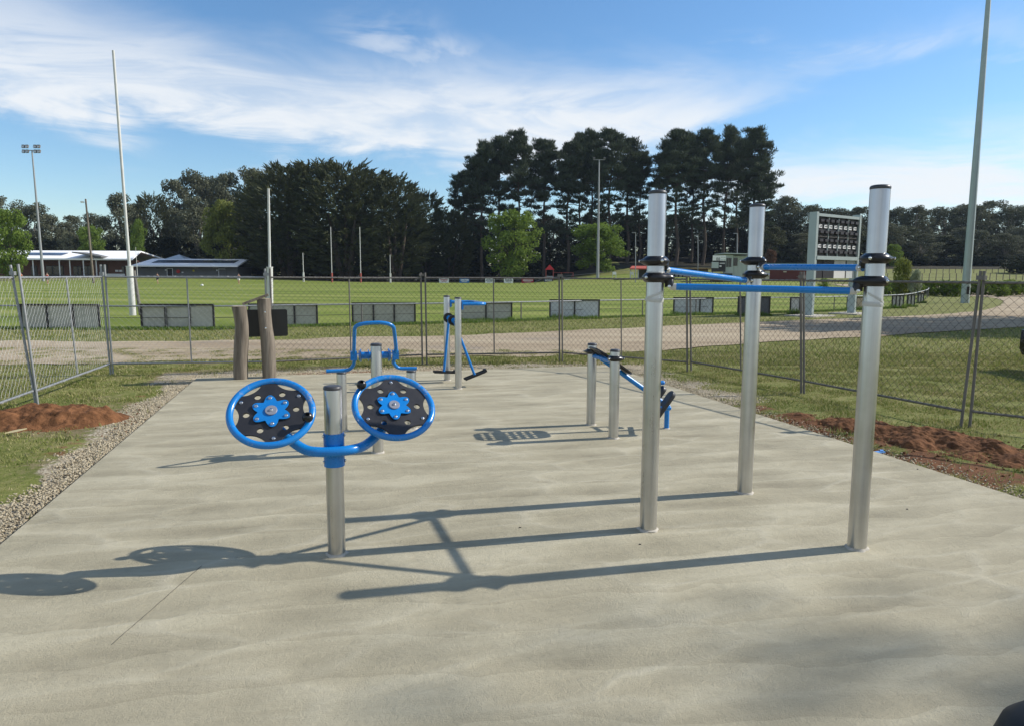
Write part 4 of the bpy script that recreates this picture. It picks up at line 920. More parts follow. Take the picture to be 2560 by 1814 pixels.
for s in (('white sign with dark lettering left of the walker on the far fence', 1098, 1122, 'white', 'sign_red'), ('pale blue sign above the air walker on the far fence', 1149, 1173, 'sign_blue', 'white'), ('white sign with small blue mark below the left green tree', 1213, 1236, 'white', 'sign_navy'),
          ('white sign with black lettering below the left green tree', 1260, 1283, 'white', 'ink'), ('long dark red sign below the left green tree', 1304, 1334, 'sign_red', 'offwhite'), ('navy sign in front of the playground', 1360, 1382, 'sign_navy', 'offwhite'),
          ('white sign between the playground and the tall light pole', 1411, 1429, 'white', 'ink'), ('navy sign at the foot of the tall middle light pole', 1483, 1506, 'sign_navy', 'sign_blue'), ('white sign left of the red roofed shelter', 1539, 1561, 'offwhite', 'ink')): far_sign(*s)

def goal_post(label, base, top_px, Y, h, r, pad, padmat='white', group=None, lean=(0, 0)):
    b = Vector((base.x, Y, terr(base.x, Y))); t = thing('goal_post', label, 'goal post', b, group); T = b+Vector((lean[0], lean[1], h))
    m = MB(); m.tube([b, b.lerp(T, .5), T], [r, r*.9, r*.8], 14); m.build('pole', M['offwhite'], t)
    m = MB(); q = b.lerp(T, pad/h); m.tube([b-UP*.03, q], r*2.1, 16); m.tube([q, q+UP*.04], r*2.3, 14); m.build('pad', M[padmat], t)
    return t
g = GT(333, 791); tp = A(283, 127, g.y); goal_post('very tall white goal post left of the picture behind the fence corner', g, None, g.y, tp.z-g.z, .062, A(326, 668, g.y).z-g.z, 'offwhite', 'near goal posts', (tp.x-g.x, 0))
m = MB(); q = Vector((g.x+.26, g.y+.1, terr(g.x, g.y))); m.tube([q, q+Vector((-.18, 0, 1.85))], .07, 12); m.build('goal_post_stay', M['galv_dark'], [o for o in C.objects if o.name.startswith('goal_post')][0])
g = A(676, 790, 28.2); tp = A(671, 472, 28.2); goal_post('shorter white behind post above the timber sign', g, None, 28.2, tp.z+.05, .055, A(676, 667, 28.2).z, 'offwhite', 'near goal posts', (tp.x-g.x, 0))
for lab, x, yt, pad in (('short far point post, leftmost of the four far posts', 758, 634, 'offwhite'), ('left tall far goal post below the cypress trees', 829, 568, 'pad_red'), ('right tall far goal post below the cypress trees', 901, 568, 'pad_red'), ('short far point post, rightmost of the four far posts', 975, 637, 'offwhite')):
    b = A(x+1, 700, 146); tp = A(x-1, yt, 146); goal_post(lab, b, None, 146, tp.z+.05, .085, 1.9, pad, 'far goal posts')

# ------------------------------------------------------------------ light poles
def light_pole(label, bx, by, tx, ty, Y, r0, r1, lamps, mat='galv', cat='light pole'):
    b = A(bx, by, Y); b.z = terr(b.x, Y); T = A(tx, ty, Y); t = thing('light_pole', label, cat, b); m = MB(); m.tube([b-UP*.1, b.lerp(T, .5), T], [r0, (r0+r1)/2, r1], 16); m.build('pole', M[mat], t)
    return t, T
t, T = light_pole('tall steel light pole with two banks of floodlights at far left', 108, 690, 80, 378, 135, .26, .12, 8)
m = MB(); m.box(T+Vector((0, 0, .1)), (3.0, .12, .14)); m.build('cross_arm', M['galv'], t, ang=20)
for sx in (-1.4, -.75, .75, 1.4):
    for z in (.62, -.25): m = MB(); m.box(T+Vector((sx, -.2, .15+z)), (.52, .3, .55), Matrix.Rotation(-.35, 3, 'X')); o = m.build('floodlight', M['galv_dark'], t, ang=20); m = MB(); m.box(T+Vector((sx, -.37, .10+z)), (.44, .02, .42), Matrix.Rotation(-.35, 3, 'X')); m.build('lamp_glass', M['lamp_glass'], o, ang=20)
t, T = light_pole('tall steel light pole in front of the pines in the middle', 1494, 700, 1498, 400, 140, .30, .11, 4)
m = MB(); m.box(T, (2.2, .1, .12)); m.build('cross_arm', M['galv'], t, ang=20)
for sx in (-1, 1): m = MB(); m.box(T+Vector((sx, -.2, .25)), (.4, .3, .35), Matrix.Rotation(-.3, 3, 'X')); m.build('floodlight', M['galv_dark'], t, ang=20)
b = GT(2412, 758); T = A(2476, -60, b.y); t = thing('light_pole', 'huge tapered steel light pole rising out of the frame at right', 'light pole', b); T2 = b.lerp(T, 1.15)
m = MB(); m.tube([b-UP*.1, b.lerp(T2, .5), T2], [.27, .20, .12], 12); m.build('pole', M['zinc'], t, ang=20)
m = MB(); c = b+UP*.75; m.box(c+Vector((-.02, -.26, .1)), (.16, .06, .5)); m.build('access_hatch', M['frame_dark'], t, ang=20)
m = MB(); m.box(T2+Vector((0, 0, .2)), (4, .14, .2)); m.build('cross_arm', M['galv'], t, ang=20)
for sx in (-1.7, -.9, .9, 1.7): m = MB(); m.box(T2+Vector((sx, -.25, .45)), (.5, .3, .5), Matrix.Rotation(-.3, 3, 'X')); m.build('floodlight', M['galv_dark'], t, ang=20)
t, T = light_pole('weathered timber power pole with one small floodlight by the pavilion', 233, 690, 214, 498, 120, .19, .13, 1, 'timber')
m = MB(); m.box(T+Vector((-.55, -.1, -.5)), (.4, .3, .25)); m.tube([T+Vector((0, 0, -.55)), T+Vector((-.5, 0, -.5))], .03, 6); m.build('floodlight', M['white'], t, ang=20)
m = MB(); m.tube([T+Vector((0.16, -.15, -.6)), T+Vector((.5, -.2, -5)), T+Vector((.95, -.2, -12))], .025, 5); m.build('cable', M['rubber'], t)
for lab, x, yb, yt in (('thin grey lamp pole left of the red roofed shelter', 1589, 698, 583), ('thin grey lamp pole between the two nearer pull up posts', 1745, 698, 590), ('thin lamp pole above the scorer hut roof', 1843, 698, 585)):
    t, T = light_pole(lab, x, yb, x, yt, 112, .075, .05, 1); m = MB(); m.box(T+Vector((-.25, 0, .05)), (.6, .18, .1)); m.build('lamp_head', M['galv'], t, ang=20)
t, T = light_pole('thin flag mast in front of the grey clubroom', 344, 690, 339, 620, 150, .06, .04, 1, 'offwhite', 'mast'); m = MB(); m.ball(T, .1); m.build('finial', M['galv'], t)

# ------------------------------------------------------------------ buildings
def box_part(name, mat, parent, x0, x1, y0, y1, z0, z1): m = MB(); m.box(((x0+x1)/2, (y0+y1)/2, (z0+z1)/2), (x1-x0, y1-y0, z1-z0)); return m.build(name, M[mat], parent, ang=20)
def pavilion():
    Y = 165; k = Y/FPX; X = lambda px: A(px, 690, Y).x; Z = lambda px, py: A(px, py, Y).z
    zg = terr(X(150), Y)-.1; x0, x1 = X(-260), X(322); zw = Z(160, 650); zr = Z(160, 634)
    t = thing('sports_pavilion', 'long low brick pavilion with white metal roof and verandah posts', 'building', ((x0+x1)/2, Y, zg))
    w = box_part('wall', 'brick', t, x0, x1, Y+4, Y+14, zg, zw)
    m = MB(); e = 1.0; zm = zr+.6
    V = [(x0-e, Y, zw-.05), (x1+e, Y, zw-.05), (x1-1.5, Y+9, zm), (x0, Y+9, zm), (x0-e, Y, zw+.3), (x1+e, Y, zw+.3), (x1-1.5, Y+9, zm+.3), (x0, Y+9, zm+.3), (x1+e, Y+18, zw-.05), (x0-e, Y+18, zw-.05), (x1+e, Y+18, zw+.3), (x0-e, Y+18, zw+.3)]
    m.add(V, [(0, 1, 2, 3), (4, 5, 6, 7), (0, 1, 5, 4), (1, 2, 6, 5), (0, 3, 7, 4), (3, 2, 8, 9), (7, 6, 10, 11), (8, 9, 11, 10), (2, 8, 10, 6), (3, 9, 11, 7)]); rf = m.build('roof', M['roof_white'], t, ang=20)
    m = MB(); sl = (zm-zw)/9; n = Vector((0, -sl, 1)).normalized(); c = Vector((X(85), Y+4.5, (zw+zm)/2+.42)); m.box(c, (9.5, 2.6, .06), frame(n, (1, 0, 0))); m.build('solar_panels', M['solar'], rf, ang=20)
    m = MB(); xa, xb = X(190), X(262); za = Z(220, 646); zb_ = Z(220, 633)
    m.add([(xa, Y-1, zb_), (xb, Y-1, za+.15), (xb, Y+5, za+.15), (xa, Y+5, zb_), (xa, Y-1, zb_+.25), (xb, Y-1, za+.4), (xb, Y+5, za+.4), (xa, Y+5, zb_+.25)], [(0, 1, 2, 3), (4, 5, 6, 7), (0, 1, 5, 4), (1, 2, 6, 5), (2, 3, 7, 6), (3, 0, 4, 7)]); m.build('entry_canopy', M['grey_wall'], t, ang=20)
    for px in (36, 82, 148, 174, 208, 240): box_part('verandah_post', 'white', t, X(px)-.09, X(px)+.09, Y+.3, Y+.5, zg, zw)
    for pa, pb, top in ((50, 66, 664), (88, 133, 664), (158, 180, 665), (183, 204, 664), (226, 246, 660), (298, 306, 665), (282, 290, 665)):
        f = box_part('window', 'frame_dark', t, X(pa), X(pb), Y+3.9, Y+4.05, zg+.1, Z(pa, top)); box_part('pane', 'glass', f, X(pa)+.12, X(pb)-.12, Y+3.84, Y+3.9, zg+.3, Z(pa, top)-.15)
    for pa in (266, 276): box_part('notice', 'white', t, X(pa), X(pa)+.7, Y+3.8, Y+3.99, Z(pa, 680), Z(pa, 675))
    # grey clubroom
    x0, x1 = X(329), X(586); zw = Z(460, 667); zr = Z(460, 652); zg = terr(x0, Y)-.1
    t = thing('grey_clubroom', 'grey clad changing room block with a white roof covered in solar panels', 'building', ((x0+x1)/2, Y, zg)); box_part('wall', 'grey_wall', t, x0, x1, Y+2, Y+11, zg, zw)
    m = MB(); V = [(x0, Y, zw-.05), (x1+.8, Y, zw-.05), (x1+.5, Y+8, zr+.25), (x0+1, Y+8, zr+.25)]; V += [(a, b, c_+.3) for a, b, c_ in V]; m.add(V, [(0, 1, 2, 3), (4, 5, 6, 7), (0, 1, 5, 4), (1, 2, 6, 5), (2, 3, 7, 6), (3, 0, 4, 7)]); rf = m.build('roof', M['roof_white'], t, ang=20)
    sl = (zr+.25-zw)/8; n = Vector((0, -sl, 1)).normalized(); m = MB(); m.box(((X(362)+X(578))/2, Y+4.4, (zw+zr)/2+.55), (X(574)-X(366), 3.4, .06), frame(n, (1, 0, 0))); m.build('solar_panels', M['solar'], rf, ang=20)
    m = MB(); c = Vector((X(400), Y+10, Z(400, 649))); hw = (X(430)-X(366))/2; ap = c+UP*(Z(400, 637)-Z(400, 649)+.3); q = [c+Vector(v) for v in ((-hw, -3, 0), (hw, -3, 0), (hw, 3, 0), (-hw, 3, 0))]; m.add(q+[ap], [(0, 1, 4), (1, 2, 4), (2, 3, 4), (3, 0, 4), (0, 1, 2, 3)]); m.build('skylight', M['skylight'], rf, ang=20)
    for pa, pb, ya, yb in ((343, 360, 671, 665), (381, 401, 672, 667), (473, 489, 672, 668), (522, 538, 672, 668)): box_part('window', 'glass', t, X(pa), X(pb), Y+1.9, Y+2.01, Z(pa, ya), Z(pa, yb)-.05)
    f = box_part('door', 'frame_dark', t, X(409), X(422), Y+1.9, Y+2.01, zg, Z(410, 672)); m = MB(); [m.box((x, Y+1.86, (zg+Z(410, 672))/2), (.12, .06, Z(410, 672)-zg)) for x in (X(408.5), X(422.5))]; m.box((X(415.5), Y+1.86, Z(410, 672)), (1.4, .06, .12)); m.build('door_frame', M['white'], f, ang=20)
    f = box_part('door', 'grey_wall', t, X(540), X(555), Y+1.88, Y+2.01, zg, Z(540, 673)); m = MB(); m.box((X(539), Y+1.86, (zg+Z(540, 673))/2), (.12, .06, Z(540, 673)-zg)); m.box((X(547), Y+1.86, Z(540, 673)), (1.6, .06, .12)); m.build('door_frame', M['white'], f, ang=20)
    m = MB(); m.tube([(X(436.5), Y+1.95, Z(436, 679)), (X(436.5), Y+1.85, Z(436, 679))], .42, 16); m.build('hose_reel', M['red'], t, ang=20)
    box_part('notice', 'yellow', t, X(473), X(477), Y+1.9, Y+2.0, Z(475, 679), Z(475, 675)); box_part('notice', 'white', t, X(403), X(406.5), Y+1.9, Y+2.0, Z(405, 677), Z(405, 674)); box_part('notice', 'white', t, X(445), X(449), Y+1.9, Y+2.0, Z(447, 683), Z(447, 680)); box_part('notice', 'white', t, X(533), X(536), Y+1.9, Y+2.0, Z(534, 678), Z(534, 674.5))
    box_part('return_wall', 'offwhite', t, X(268), X(329), Y-3, Y-2.8, zg, Z(300, 685))
pavilion()
def right_buildings():
    Y = 108; X = lambda px: A(px, 690, Y).x; Z = lambda px, py: A(px, py, Y).z
    zg = terr(X(1835), Y)-.2; t = thing('scorers_hut', 'pale green clad scorers hut beside a small sign panel', 'building', (X(1835), Y, zg))
    box_part('front_wall', 'pale_green', t, X(1808.6), X(1831), Y, Y+.2, zg, Z(1820, 638)); w = box_part('side_wall', 'ribbed', t, X(1831.2), X(1890), Y+.4, Y+5, zg, Z(1850, 640))
    m = MB(); zt = Z(1830, 635.5); m.box(((X(1807)+X(1892))/2, Y+2.2, zt+.03), (X(1892)-X(1807), 5.6, .14), Matrix.Rotation(.02, 3, 'Y')); m.build('roof', M['pale_green'], t, ang=20)
    for a, b in ((1814.5, 1820), (1821, 1827)): f = box_part('window', 'glass', t, X(a), X(b), Y-.05, Y-.01, Z(1820, 668), Z(1820, 645.5))
    box_part('window', 'glass', t, X(1834), X(1844), Y+.32, Y+.38, Z(1840, 665), Z(1840, 645.5))
    box_part('base_panel', 'frame_dark', t, X(1775), X(1829), Y-.35, Y-.1, zg, Z(1800, 684))
    t2 = thing('small_scoreboard', 'small pale sign panel with two black digits above a dark score panel', 'sign', (X(1790), Y-1, zg)); Y2 = Y-1
    box_part('sign_panel', 'white', t2, X(1776), X(1808), Y2, Y2+.1, Z(1790, 652.5), Z(1790, 639.5)); box_part('lower_panel', 'pale_green', t2, X(1774), X(1791), Y2+.05, Y2+.15, Z(1790, 671), Z(1790, 656)); box_part('score_panel', 'score_dark', t2, X(1791.3), X(1808.5), Y2+.05, Y2+.15, Z(1790, 680), Z(1790, 653.5)); box_part('score_panel', 'score_dark', t2, X(1774), X(1791), Y2+.05, Y2+.15, Z(1790, 680), Z(1790, 671.3))
    for px in (1777, 1806): box_part('leg', 'galv_dark', t2, X(px)-.06, X(px)+.06, Y2+.2, Y2+.32, zg, Z(1790, 645))
    R = frame((0, -1, 0), (1, 0, 0)); text_mesh('88', .62, 'sign_number', M['ink'], t2, (X(1789), Y2-.01, Z(1789, 649)), R); 
    m = MB(); [m.box((X(1797)+i*.22, Y2-.01, Z(1797, 644)-.35*j), (.14, .02, .12)) for i in range(4) for j in range(2)]; m.build('sign_lettering', M['pale_green'], t2, ang=20)
    m = MB(); [m.box((X(1794.5)+i*.16, Y2+.02, Z(1797, 659)), (.11, .03, .13)) for i in range(5)]; m.box((X(1795.5), Y2+.02, Z(1797, 666)), (.3, .03, .18)); m.build('score_lettering', M['white'], t2, ang=20)
    # maroon shed
    x0, x1 = X(1893), X(2052); zg = terr(X(1950), Y+6)-.3; t = thing('maroon_shed', 'long maroon shed with cream doors and grey green roof', 'building', ((x0+x1)/2, Y+6, zg)); box_part('wall', 'maroon', t, x0, x1, Y+5, Y+12, zg, Z(1950, 662)); box_part('roof', 'green_roof', t, x0-.5, x1+.5, Y+4.4, Y+12.5, Z(1950, 663), Z(1950, 657))
    for a, b in ((1901, 1909.5), (1911.5, 1923.5), (1926, 1938.5), (1940.5, 1953)): f = box_part('door', 'cream', t, X(a), X(b), Y+4.9, Y+5.01, zg, Z(1920, 677)); box_part('handle', 'frame_dark', f, X(b)-.25, X(b)-.12, Y+4.84, Y+4.9, Z(1920, 692), Z(1920, 690))
    box_part('vent', 'offwhite', t, X(1924), X(1933), Y+8, Y+9, Z(1928, 657), Z(1928, 653)); box_part('notice', 'cream', t, X(1989), X(1997), Y+4.9, Y+5.01, Z(1990, 681), Z(1990, 678))
    # red roofed shelter and dark clubroom
    Ys = 128; X = lambda px: A(px, 690, Ys).x; Z = lambda px, py: A(px, py, Ys).z; zg = terr(X(1600), Ys)-.2; t = thing('picnic_shelter', 'open shelter with a red metal roof left of the left pull up post', 'shelter', (X(1600), Ys, zg)); m = MB(); xa, xb = X(1567), X(1660); za, zb_ = Z(1600, 674.5), Z(1600, 667.5)
    m.add([(xa, Ys-3, za), (xb, Ys-3, za), (xb, Ys+2, zb_), (xa+1.2, Ys+2, zb_), (xa, Ys-3, za+.18), (xb, Ys-3, za+.18), (xb, Ys+2, zb_+.18), (xa+1.2, Ys+2, zb_+.18)], [(0, 1, 2, 3), (4, 5, 6, 7), (0, 1, 5, 4), (1, 2, 6, 5), (2, 3, 7, 6), (3, 0, 4, 7)]); m.build('roof', M['red_roof'], t, ang=20)
    for px in (1570, 1589, 1612, 1640): box_part('post', 'offwhite', t, X(px)-.07, X(px)+.07, Ys-2.6, Ys-2.46, zg, za)
    box_part('back_wall', 'grey_wall', t, X(1598), X(1660), Ys+1.5, Ys+1.7, zg, zb_)
    x0, x1 = X(1663), X(1770); t = thing('dark_clubroom', 'dark low clubroom with a row of white framed windows behind the blue bars', 'building', ((x0+x1)/2, Ys, zg)); box_part('wall', 'grey_wall', t, x0, x1, Ys, Ys+8, zg, Z(1700, 674)); box_part('roof', 'maroon', t, x0-.5, x1+.5, Ys-1, Ys+8.5, Z(1700, 674), Z(1700, 671.5))
    for i in range(6): a = 1672+i*10; f = box_part('window', 'offwhite', t, X(a), X(a+8), Ys-.1, Ys-.01, Z(1700, 697), Z(1700, 680)); box_part('pane', 'glass', f, X(a)+.1, X(a+8)-.1, Ys-.14, Ys-.1, Z(1700, 697)+.1, Z(1700, 680)-.1)
    box_part('window', 'glass', t, X(1735), X(1762), Ys-.1, Ys-.01, Z(1700, 694), Z(1700, 680))
    for lab, px, w, mt in (('white notice board on two posts left of the red shelter', 1524, 8, 'white'), ('small white board on the shelter approach', 1568, 6, 'offwhite')):
        t = thing('notice_board', lab, 'sign', (X(px), Ys-4, zg)); box_part('panel', mt, t, X(px), X(px+w), Ys-4, Ys-3.9, Z(px, 687), Z(px, 680.5)); [box_part('leg', 'offwhite', t, x-.05, x+.05, Ys-3.9, Ys-3.8, zg, Z(px, 680.5)) for x in (X(px), X(px+w))]
right_buildings()
def playground():
    Y = 158; X = lambda px: A(px, 690, Y).x; Z = lambda py: A(1370, py, Y).z; zg = -.1; t = thing('playground_tower', 'small playground tower with a red pyramid roof under the pines', 'play equipment', (X(1374), Y, zg)); z1, z2 = Z(675), Z(662)
    m = MB(); c = Vector((X(1374), Y, z1)); w = 1.0; m.add([c+Vector(v) for v in ((-w, -w, 0), (w, -w, 0), (w, w, 0), (-w, w, 0), (0, 0, z2-z1))], [(0, 1, 4), (1, 2, 4), (2, 3, 4), (3, 0, 4), (3, 2, 1, 0)]); m.build('roof', M['red'], t, ang=20)
    for sx in (-.8, .8):
        for sy in (-.8, .8): box_part('post', 'pad_red', t, c.x+sx-.06, c.x+sx+.06, Y+sy-.06, Y+sy+.06, zg, z1)
    box_part('platform', 'offwhite', t, c.x-.85, c.x+.85, Y-.85, Y+.85, 1.3, 1.45)
    m = MB(); m.add([c+Vector(v)-UP*z1 for v in ((-.9, -.3, 1.4), (-.9, .3, 1.4), (-3.2, .3, .1), (-3.2, -.3, .1), (-.9, -.3, 1.3), (-.9, .3, 1.3), (-3.2, .3, 0), (-3.2, -.3, 0))], [(0, 1, 2, 3), (4, 5, 6, 7), (0, 1, 5, 4), (1, 2, 6, 5), (2, 3, 7, 6), (3, 0, 4, 7)]); m.build('slide', M['galv'], t, ang=20)
    m = MB(); [m.tube([(c.x+2.2+a, Y, zg), (c.x+2.6, Y, 2.2)], .05, 6) for a in (-.5, .9)]; m.tube([(c.x+.8, Y, 2.2), (c.x+5.2, Y, 2.2)], .05, 6); [m.tube([(c.x+4.8+a, Y, zg), (c.x+5.2, Y, 2.2)], .05, 6) for a in (-.5, .5)]; m.build('climbing_frame', M['pad_red'], t)
playground()
def big_scoreboard():
    a = GT(2025, 791); b = GT(2131, 785); u = (b-a); u.z = 0; W = u.length; u.normalize(); n = Vector((u.y, -u.x, 0)); t = thing('scoreboard', 'big steel framed scoreboard with two rows of dark number slots and white cards', 'scoreboard', (a+b)/2)
    ztop = A(2038, 530, a.y).z; z0 = a.z
    R = frame(UP, u)
    def bx(name, mat, s0, s1, z0_, z1_, d0, d1, par): m = MB(); m.box(a+u*((s0+s1)/2)+n*((d0+d1)/2)+UP*((z0_+z1_)/2-a.z), (s1-s0, d1-d0, z1_-z0_), R); return m.build(name, M[mat], par, ang=20)
    c1 = bx('column', 'zinc', -.08, .08, z0, ztop, -.24, .12, t); c2 = bx('column', 'zinc', W-.07, W+.07, z0, A(2152, 538, b.y).z, -.24, .12, t)
    for c, s in ((c1, 0), (c2, W)): bx('base_slab', 'mortar', s-.9, s+.9, z0-.02, z0+.05, -.7, .7, c)
    zt2 = ztop-.06; bx('top_beam', 'zinc', .08, W-.12, zt2-.12, zt2, -.1, .12, t)
    yA = A(2040, 640, a.y).z; yB = A(2040, 648, a.y).z; bx('middle_beam', 'zinc', .08, W-.12, yB-.02, yA, -.1, .14, t)
    zc0, zc1 = yA, zt2-.12; bx('number_board', 'score_dark', .08, W-.07, zc0, zc1, -.04, .02, t)
    wI = W-.28; nb = bx('divider', 'frame_dark', .16, W-.12, (zc0+zc1)/2-.03, (zc0+zc1)/2+.03, .02, .07, t)
    m = MB(); md = MB(); mw = MB(); mi = MB(); cw = wI/8
    for i in range(1, 4): md = MB(); md.box(a+u*(.16+cw*2*i)+n*.05+UP*((zc0+zc1)/2-a.z), (.035, .06, zc1-zc0), R); md.build('mullion', M['zinc'], nb, ang=20)
    for row in range(2):
        zb_ = zc0+(zc1-zc0)/2*row; hh = (zc1-zc0)/2
        for i in range(8):
            s = .16+cw*(i+.5)
            for f in (.22, .80): m = MB(); m.box(a+u*s+n*.08+UP*(zb_+hh*f-a.z), (cw*.62, .12, hh*.13), R); m.build('number_ledge', M['ledge'], nb, ang=20)
            mw = MB(); mi = MB(); mw.box(a+u*(s-.01)+n*.045+UP*(zb_+hh*.51-a.z), (cw*.60, .02, hh*.17), R)
            mi.box(a+u*(s-.04)+n*.058+UP*(zb_+hh*.51-a.z), (cw*.25, .006, hh*.04), R); mi.box(a+u*(s+.06)+n*.058+UP*(zb_+hh*.52-a.z), (cw*.12, .006, hh*.09), R)
            mw.build('white_card', M['white'], nb, ang=20); mi.build('card_mark', M['ink'], nb, ang=20)
    z3, z4 = A(2040, 696, a.y).z, A(2040, 650, a.y).z; lf = bx('lower_panel', 'score_dark', .08, W*.47, z3, z4, -.04, .02, t)
    bx('lower_panel', 'board_white', W*.475, W*.74, z3, z4, -.04, .025, t); bx('lower_panel', 'board_pale', W*.765, W-.12, z3, z4, -.04, .025, t); bx('panel_strip', 'frame_dark', W*.74, W*.765, z3, z4, -.03, .03, t); bx('mullion', 'ledge', W*.22, W*.235, z3, z4, .02, .04, lf)
big_scoreboard()

# paddock fences on the rise at right
def paddock():
    for lab, x0, x1, y0, y1, n in (('thin wire paddock fence running across the green slope at right', 2200, 2700, 702, 700, 30), ('farther thin post and wire fence near the foot of the forest', 2200, 2720, 684, 683, 34)):
        a = GT(x0, y0); b = GT(x1, y1); t = thing('paddock_fence', lab, 'fence', (a+b)/2, None)
        P = [a.lerp(b, i/n) for i in range(n+1)]
        for p in P: p.z = terr(p.x, p.y); m = MB(); m.tube([p, p+Vector((random.uniform(-.05, .05), 0, 1.15))], .07, 5); m.build('fence_post', M['timber'], t)
        m = MB(); [m.tube([p+UP*z for p in P], .012, 3) for z in (.5, 1.05)]; m.build('fence_wires', M['wire'], t)
paddock()

# ------------------------------------------------------------------ off to the right: dark car whose corner shows
def car():
    p0 = A(2549, 865, 12.25); base = Vector((p0.x+.84, 11.75, -.05)); t = thing('parked_car', 'black car whose front corner just enters the right edge beyond the fence', 'car', base)
    L, Wd = 4.4, 1.8; V = lambda x, y, z: base+Vector((x, y, z))
    prof = [(.06, .30), (0, .42), (.0, .60), (.10, .76), (1.05, .92), (1.75, 1.40), (3.1, 1.45), (4.0, 1.02), (4.36, .95), (4.4, .45), (4.3, .28)]
    m = MB(); K = len(prof); vs = []
    for (y, sc, zc) in ((.30, 0, 1), (.36, .05, .97), (.55, 0, 1)): pass
    secs = [(.0, .10), (.12, .0), (.9, -.02), (1.68, .0), (1.8, .10)]
    for (y, ins) in secs: vs += [V(x+(ins if i < 3 else -ins if i > 7 else 0), y+(0.10 if (y < .2 and 4 < i < 7) else -.10 if (y > 1.6 and 4 < i < 7) else 0), z) for i, (x, z) in enumerate(prof)]
    fs = [(j*K+i, j*K+(i+1) % K, (j+1)*K+(i+1) % K, (j+1)*K+i) for j in range(len(secs)-1) for i in range(K)]; fs += [tuple(range(K)), tuple((len(secs)-1)*K+i for i in range(K))]; m.add(vs, fs); body = m.build('body', M['car_paint'], t, ang=30)
    
    for y in (-.032, 1.822): m = MB(); m.add([V(x, y, z) for x, z in ((1.25, .98), (1.80, 1.36), (3.05, 1.40), (3.75, 1.04))], [(0, 1, 2, 3)]); m.build('side_window', M['glass'], body, smooth=False)
    for x in (.85, 3.5):
        for y in (.12, 1.68):
            m = MB(); m.tube([V(x, y-.1, .31), V(x, y+.1, .31)], .31, 24); w = m.build('wheel', M['rubber'], t); m = MB(); yy = y-.105 if y < 1 else y+.105; m.tube([V(x, yy-.005, .31), V(x, yy+.005, .31)], .18, 18); m.build('rim', M['galv'], w)
    for y in (.42, 1.4): m = MB(); m.ball(V(.06, y, .62), .12, 12, None, (.6, 1.2, .6)); m.build('headlight', M['lamp_glass'], t)
car()
# black bag corner at the lower right
p = G(2700, 1930, 0); m = MB(); m.ball(Vector((p.x, p.y, .08)), .25, 40, None, (1.1, .9, .6)); m.ball(Vector((p.x+.18, p.y-.05, .14)), .19, 24, None, (1.2, .9, .8))
props(m.build('black_bag', M['grille']), 'rounded black bag edge lying on the concrete at the bottom right corner', 'bag')

# ------------------------------------------------------------------ people on the field
def skin_obj(name, pts, edges, rad, mat, parent, loc):
    me = bpy.data.meshes.new(name); me.from_pydata(pts, edges, []); o = bpy.data.objects.new(name, me); C.objects.link(o); md = o.modifiers.new('s', 'SKIN'); o.modifiers.new('d', 'SUBSURF').levels = 1
    for i, r in enumerate(rad): me.skin_vertices[0].data[i].radius = (r, r)
    me.skin_vertices[0].data[0].use_root = True
    dg = bpy.context.evaluated_depsgraph_get(); dg.update(); m2 = bpy.data.meshes.new_from_object(o.evaluated_get(dg)); bpy.data.objects.remove(o); m2.name = name; m2.materials.clear()
    for p in m2.polygons: p.use_smooth = True
    return link(name, m2, M[mat], parent)
def person(label, px, py, Y, shirt, shorts, stride=.25, face=1):
    g = A(px, py, Y); g.z = terr(g.x, Y); t = thing('person', label, 'person', g, 'players training on the oval'); s = stride
    P = [(0, 0, .95), (0, 0, 1.2), (0, 0, 1.42), (0, 0, 1.53), (0, -.01, 1.66), (.19, 0, 1.40), (.27, .06*face, 1.14), (.24, -.12*face, .95), (-.19, 0, 1.40), (-.27, -.05*face, 1.14), (-.24, .16*face, .98), (.10, 0, .88), (.12, -s*.7, .48), (.12, -s*.4, .07), (.12, -s*.4-.14, .04), (-.10, 0, .88), (-.12, s*.3, .50), (-.12, s, .10), (-.12, s-.13, .05)]
    E = [(0, 1), (1, 2), (2, 3), (3, 4), (2, 5), (5, 6), (6, 7), (2, 8), (8, 9), (9, 10), (0, 11), (11, 12), (12, 13), (13, 14), (0, 15), (15, 16), (16, 17), (17, 18)]
    R = [.13, .13, .12, .055, .10, .06, .042, .032, .06, .042, .032, .09, .06, .04, .035, .09, .06, .04, .035]
    b = skin_obj('body', P, E, R, 'skin', t, g)
    skin_obj('shirt', [P[0], P[1], P[2], P[5], P[8]], [(0, 1), (1, 2), (2, 3), (2, 4)], [.15, .15, .14, .085, .085], shirt, t, g); a, c = Vector(P[11]).lerp(Vector(P[12]), .6), Vector(P[15]).lerp(Vector(P[16]), .6)
    skin_obj('shorts', [(0, 0, .96), P[11], tuple(a), P[15], tuple(c)], [(0, 1), (1, 2), (0, 3), (3, 4)], [.15, .11, .09, .11, .09], shorts, t, g); m = MB(); m.ball(g+Vector((0, .015, 1.70)), .105, 12); m.build('hair', M['hair'], t)
for a in (('player in an orange top at the far left of the field', 53, 700, 120, 'orange', 'dark_cloth', .3, 1), ('player in a dark red top in front of the pavilion light pole', 119, 708, 110, 'red', 'dark_cloth', .15, -1), ('dark clothed player running right of the tall goal post', 394, 706, 118, 'dark_cloth', 'dark_cloth', .45, 1), ('player in dark top and white shorts near the grey clubroom corner', 597, 704, 118, 'dark_cloth', 'white', .3, -1)): person(*a)
g = A(505, 714, 100); m = MB(); m.ball(Vector((g.x, 100, terr(g.x, 100)+.12)), .16, 12, None, (1.3, 1, 1)); props(m.build('football', M['white']), 'white ball lying on the grass left of the pale painted line', 'ball')

